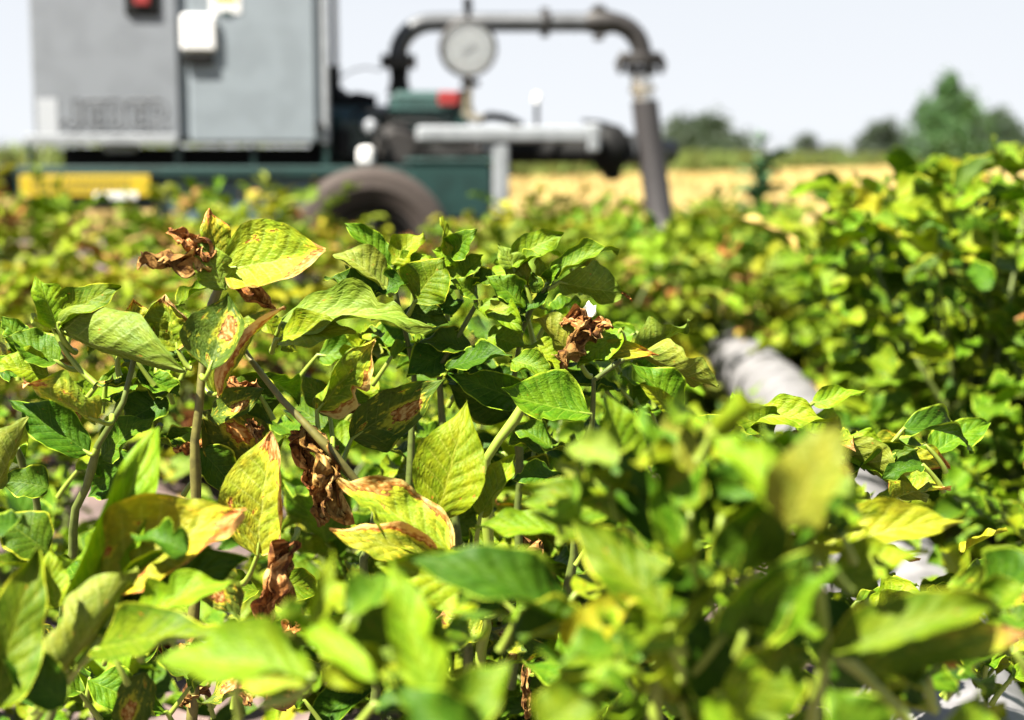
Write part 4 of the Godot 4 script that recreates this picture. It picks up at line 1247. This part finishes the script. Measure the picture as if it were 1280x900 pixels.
func front_left_plant() -> void:
	var o := thing("potato_plant", "yellowing potato plant with scorched tan leaf in the lower left corner", "potato plant", Vector3(P(60, 850, .7).x, 0, -.7))
	stalk(o, [[-20, 1150, .72], [20, 930, .70], [78, 855, .69], [130, 795, .70], [150, 740, .72]], .005, .003, M.petiole)
	stalk(o, [[40, 1150, .74], [50, 960, .74], [70, 860, .73], [95, 770, .73]], .005, .003, M.stem)
	stalk(o, [[300, 1200, .6], [290, 960, .58], [300, 850, .56]], .004, .002, M.petiole)
	blade(o, "lime", [92, 800, .725], [192, 536, .75], 112, Vector3(.35, .25, .9), .9, 1.0, -.25, .03, [90, 830, .72], {"vee": .35})
	blade(o, "tantip", [128, 724, .725], [306, 640, .745], 150, Vector3(.1, .65, .75), 1.0, .8, -.25, .06, [110, 770, .73], {"wave": .16})
	blade(o, "green", [140, 740, .72], [312, 700, .735], 84, Vector3(.0, .35, .9), .5, .5, .2, .03)
	blade(o, "pale", [62, 856, .68], [172, 708, .70], 96, Vector3(-.35, .6, -.7), 1.1, 1.1, .35, .03, [40, 890, .69])
	blade(o, "lime", [156, 796, .70], [300, 726, .70], 74, Vector3(0, .8, .55), .8, .6, -.45, .03, [110, 810, .70])
	blade(o, "fresh", [120, 812, .68], [296, 796, .64], 84, Vector3(-.1, .75, .6), .7, .6, -.5, .03, [80, 850, .69])
	blade(o, "lime", [392, 846, .535], [196, 826, .55], 104, Vector3(.1, .8, .55), .7, .5, -.5, .02, [330, 880, .55])
	blade(o, "pale", [300, 830, .555], [392, 800, .55], 60, Vector3(-.1, .5, .9), .4, .5, -.3, .02)
	blade(o, "yellow", [300, 842, .57], [390, 862, .565], 56, Vector3(.0, .5, .9), .4, .5, -.3, .02)
	blade(o, "fresh", [-12, 884, .65], [44, 684, .68], 92, Vector3(.45, .25, .9), .5, .6, -.3, .02, [0, 930, .68])
	blade(o, "green", [80, 880, .66], [0, 810, .66], 70, Vector3(.1, .5, .8), .9, .6, -.3, .02)
	blade(o, "lime", [70, 760, .74], [60, 690, .75], 44, Vector3(.4, .3, .9), .8, .6, -.3, .02)
	blade(o, "fresh", [110, 850, .86], [186, 884, .86], 60, Vector3(.0, .7, .7), .4, .5, -.3, .03)
	blade(o, "green", [60, 690, .80], [-10, 640, .80], 70, Vector3(.2, .6, .8), .4, .5, -.3, .03)
	blade(o, "spot", [180, 840, .78], [160, 930, .78], 60, Vector3(.1, .1, 1), .9, .6, -.3, .03)
	blade(o, "spot", [250, 690, .80], [300, 770, .80], 70, Vector3(.1, .1, 1), .6, .6, .2, .03)
	filler(o, 26, [-20, 420], [700, 900], [.86, 1.05], [36, 66], ["green", "fresh", "spot", "fresh"])
	filler(o, 9, [100, 420], [800, 910], [.86, 1.0], [36, 56], ["dead"], 1.5)
	filler(o, 12, [-20, 240], [660, 880], [.70, .80], [46, 80], ["lime", "fresh", "pale", "green"], 1.3)

func side_plant() -> void:
	var o := thing("potato_plant", "lime green potato shoot leaning over the pale pipe", "potato plant", Vector3(P(960, 700, 1.0).x, 0, -1.0))
	stalk(o, [[880, 1000, 1.0], [900, 760, 1.0], [925, 620, .99], [950, 560, .98], [975, 545, .97]], .005, .0025, M.stem)
	stalk(o, [[950, 560, .98], [1010, 545, .97], [1040, 548, .96]], .003, .002, M.petiole)
	blade(o, "lime", [932, 524, .975], [1048, 528, .955], 54, Vector3(.0, .75, .6), .6, .5, -.6, .04, [950, 545, .98])
	blade(o, "lime", [1016, 504, 1.0], [1082, 490, 1.0], 30, Vector3(.0, .6, .8), .5, .5, -.3, .03, [985, 520, .99])
	blade(o, "fresh", [968, 544, .97], [910, 512, .97], 54, Vector3(.1, .6, .75), .8, .9, -.3, .04)
	blade(o, "lime", [925, 530, .98], [915, 490, .98], 34, Vector3(.2, .3, .9), .8, .9, -.3, .04)
	blade(o, "pale", [1040, 546, .955], [1158, 628, .945], 66, Vector3(.45, .6, -.5), .7, .6, .5, .03)
	blade(o, "lime", [1050, 552, .96], [1120, 600, .95], 60, Vector3(.1, .7, .7), .4, .6, -.4, .03)
	blade(o, "tipburn", [1086, 560, 1.0], [1188, 586, 1.0], 48, Vector3(.0, .75, .6), .6, .5, -.4, .05)
	blade(o, "tipburn", [984, 582, .95], [1046, 560, .94], 46, Vector3(.0, .7, .7), .6, .5, -.3, .03)
	blade(o, "dead", [965, 556, .97], [1010, 542, .97], 20, Vector3(.0, .7, .7), 1.4, 1.5, -.3, .8)
	blade(o, "green", [930, 570, .98], [985, 600, .98], 50, Vector3(.0, .6, .8), .6, .5, -.3, .03)
	blade(o, "fresh", [905, 560, .95], [870, 520, .94], 50, Vector3(.1, .5, .9), .6, .5, -.3, .03)
	blade(o, "lime", [890, 600, .9], [850, 550, .9], 50, Vector3(.1, .5, .9), .6, .5, -.3, .03)
	blade(o, "tipburn", [1080, 690, .98], [1150, 700, .98], 24, Vector3(.0, .7, .7), .9, .9, -.3, .03)
	filler(o, 34, [870, 1090], [550, 720], [.98, 1.14], [34, 56], ["green", "fresh", "lime"])
	filler(o, 34, [990, 1180], [530, 670], [.92, 1.10], [36, 62], ["lime", "fresh", "pale", "tipburn", "green"], 1.2)
	filler(o, 24, [1040, 1240], [735, 810], [.88, 1.05], [40, 62], ["fresh", "lime", "green"], 1.1)
	filler(o, 22, [1150, 1300], [690, 860], [.90, 1.08], [36, 60], ["fresh", "green", "lime", "yellow"], 1.1)

func filler(o: Node3D, n: int, xr: Array, yr: Array, dr: Array, wr: Array, kinds: Array, fold := 1.0) -> void:
	# further leaves of a plant, spread through the room its crown takes up
	for k in n:
		var bx := rg.randf_range(xr[0], xr[1])
		var by := rg.randf_range(yr[0], yr[1])
		var d := rg.randf_range(dr[0], dr[1])
		var w := rg.randf_range(wr[0], wr[1])
		var a := rg.randf() * TAU
		var l := w * rg.randf_range(1.25, 1.75)
		var up := rg.randf_range(-.45, .55)
		var mx := bx + cos(a) * l * 0.5
		var my := by - up * l * 0.5
		# no leaf grows before the two bare stretches of the pipe or before the bare soil
		if mx > 880 and mx < 1040 and my > 400 and my < 520 or mx > 1065 and mx < 1225 and my > 645 and my < 735 or Vector2(mx - 390, my - 650).length() < 46 or Vector2(mx - 110, my - 628).length() < 40: continue
		blade(o, kinds[rg.randi() % kinds.size()], [bx, by, d], [bx + cos(a) * l, by - up * l, d + sin(a) * l * d / F], w, Vector3(rg.randf_range(-.5, .5), rg.randf_range(.5, 1.0), rg.randf_range(-.1, .8)), fold * rg.randf_range(.2, 1.1), fold * rg.randf_range(.2, 1.1), rg.randf_range(-.9, .3), .05 if kinds[0] != "dead" else .7, [bx - cos(a) * 26, by + 34, d + .004] if k % 2 == 0 and d < 1.5 else null)

func stand(x: float, z: float) -> Vector3:
	return Vector3(x, ground_height(x, z), z)

func background_plants() -> void:
	# the tall row on the right of the pipe
	var right := [
		[.66, -1.52, .22, "leafy green potato plant at the right edge below the tall yellow shoots", HEALTHY, .16, 7],
		[.76, -1.85, .34, "green potato plant right of the pale pipe", HEALTHY, .18, 7],
		[.86, -2.45, .48, "tallest potato plant with yellow green shoots above the skyline", MIXED, .26, 7],
		[.80, -2.75, .42, "yellow green potato plant left of the tallest plant", MIXED, .26, 7],
		[.98, -2.80, .54, "tall potato plant behind the tallest one at the right edge", MIXED, .26, 7],
		[.84, -2.15, .44, "dark leafy potato plant under the tallest plant", HEALTHY, .20, 7],
		[.80, -3.10, .46, "blurred potato plant between the pipe and the tall row", MIXED, .20, 6],
		[.54, -1.42, .16, "small green potato plant beside the pipe below the tall row", HEALTHY, .13, 6],
		[.50, -1.22, .15, "small potato plant close to the pipe in the lower right", HEALTHY, .12, 6],
	]
	# the leafy bush that rises towards the right edge
	var bush := thing("potato_plant", "large leafy green potato bush rising towards the right edge", "potato plant", stand(.70, -2.0), "potato plants right of the pipe")
	for q in [[1080, 300, 2.1], [1140, 240, 2.0], [1200, 215, 1.95], [1255, 185, 1.9], [1170, 330, 1.85], [1285, 230, 2.05]]:
		stalk(bush, [[1220, 560, 2.0], [(1220 + q[0]) / 2, (560 + q[1]) / 2 + 30, 2.0], [q[0], q[1], q[2]]], .006, .0025, M.stem)
	for k in 190:
		var bx := rg.randf_range(1035, 1310)
		var top: float = lerp(262.0, 178.0, (bx - 1035.0) / 245.0)
		var by: float = lerp(top + 14.0, 560.0, pow(rg.randf(), 1.4))
		filler(bush, 1, [bx, bx + 1], [by, by + 1], [1.80, 2.25], [30, 52], ["fresh", "lime", "fresh", "green", "lime", "fresh", "yellow"] if by < 330 else ["fresh", "green", "lime", "fresh"], 1.1)
	for r in right:
		var o := thing("potato_plant", r[3], "potato plant", stand(r[0], r[1]), "potato plants right of the pipe")
		grow(o, r[2], r[6], .16, r[5], r[4], 9, true)
	# leafy plants close behind the sharp ones
	var behind := [
		[-.06, -1.32, .30, "dark leafy potato plant close behind the sharp middle plant", HEALTHY],
		[.07, -1.22, .25, "dark leafy potato plant behind the foot of the sharp plant", HEALTHY],
		[-.46, -1.30, .22, "low potato plant behind the wilting plant at the left", HEALTHY],
		[.02, -1.55, .30, "green potato plant between the sharp plant and the pipe", HEALTHY],
		[-.12, -1.75, .30, "yellow green potato plant on the soil behind the middle plant", MIXED],
		[-.04, -2.1, .33, "green potato plant left of the far end of the pipe", HEALTHY],
		[-.60, -1.85, .28, "yellowing potato plant behind the wilting leaves at the left edge", MIXED],
		[-.22, -2.5, .33, "blurred yellow green plant just beyond the middle shoot", MIXED],
		[.0, -2.8, .36, "blurred green plant beyond the middle shoot and left of the pipe", HEALTHY],
	]
	for r in behind:
		var o := thing("potato_plant", r[3], "potato plant", stand(r[0], r[1]), "potato plants behind the sharp plants")
		grow(o, r[2], 5, .13, .17, r[4], 8, true)
	var spots := []
	for zi in 11:
		var z := -3.05 - zi * 0.31
		for xi in range(-3, 5):
			var x := 0.04 + xi * 0.75 + rg.randf_range(-.13, .13)
			if absf(x) > 0.34 * -z + 0.45: continue
			if z < -4.5 and x < .75: continue
			spots.append([x, z + rg.randf_range(-.1, .1)])
	for xi in range(0, 8):
		for zi in 2:
			spots.append([-2.0 + xi * 0.30 + rg.randf_range(-.08, .08), -4.15 - zi * .25])
	for s in [[.3, -3.5], [.22, -4.1], [.88, -3.4], [.45, -3.9], [.68, -4.2], [.3, -4.4], [.72, -4.6], [1.0, -5.1], [.9, -5.5], [.56, -3.6], [.46, -3.75], [.64, -3.85], [.1, -3.2], [.3, -3.9], [.2, -4.4], [.42, -4.5], [-.6, -2.7], [-.88, -2.65], [-.42, -2.95], [-1.0, -3.2], [-.2, -3.3], [.1, -4.45], [.5, -5.3], [.3, -5.5], [.7, -5.6], [1.2, -4.8], [1.4, -5.3]]: spots.append(s)
	for s in spots:
		var x: float = s[0]
		var z: float = s[1]
		if absf(x - 0.53) < 0.24 and z > -3.5: continue
		var zone := "left" if x < -0.25 else "middle" if x < .6 else "right"
		var seen := 640.0 + F * x / -z
		var place := "around the hose foot"
		for q in [[190, "below the yellow sign"], [370, "below the teal tank panel"], [560, "before the trailer wheel"], [650, "before the grey support leg"], [780, "before the golden field left of the hose"]]:
			if seen < q[0]:
				place = q[1]
				break
		if seen > 1060: place = "behind the tall row at the right"
		elif seen > 880: place = "before the tall thin weed"
		var label := ("nearer" if z > -3.75 else "farther") + " blurred potato plant " + place
		var o := thing("potato_plant", label, "potato plant", stand(x, z), "blurred potato plants " + place)
		var h: float = {"left": .40, "middle": .365, "right": .33}[zone] * rg.randf_range(.85, 1.12)
		if zone == "left" and z < -3.9: h *= 1.12
		if seen > 340 and seen < 600: h *= 0.80
		if seen > 640 and seen < 1000: h *= 1.06
		grow(o, h, 5, .17, .17, {"left": DYING, "middle": MIXED if rg.randf() < .5 else DYING, "right": MIXED}[zone], 10, false)
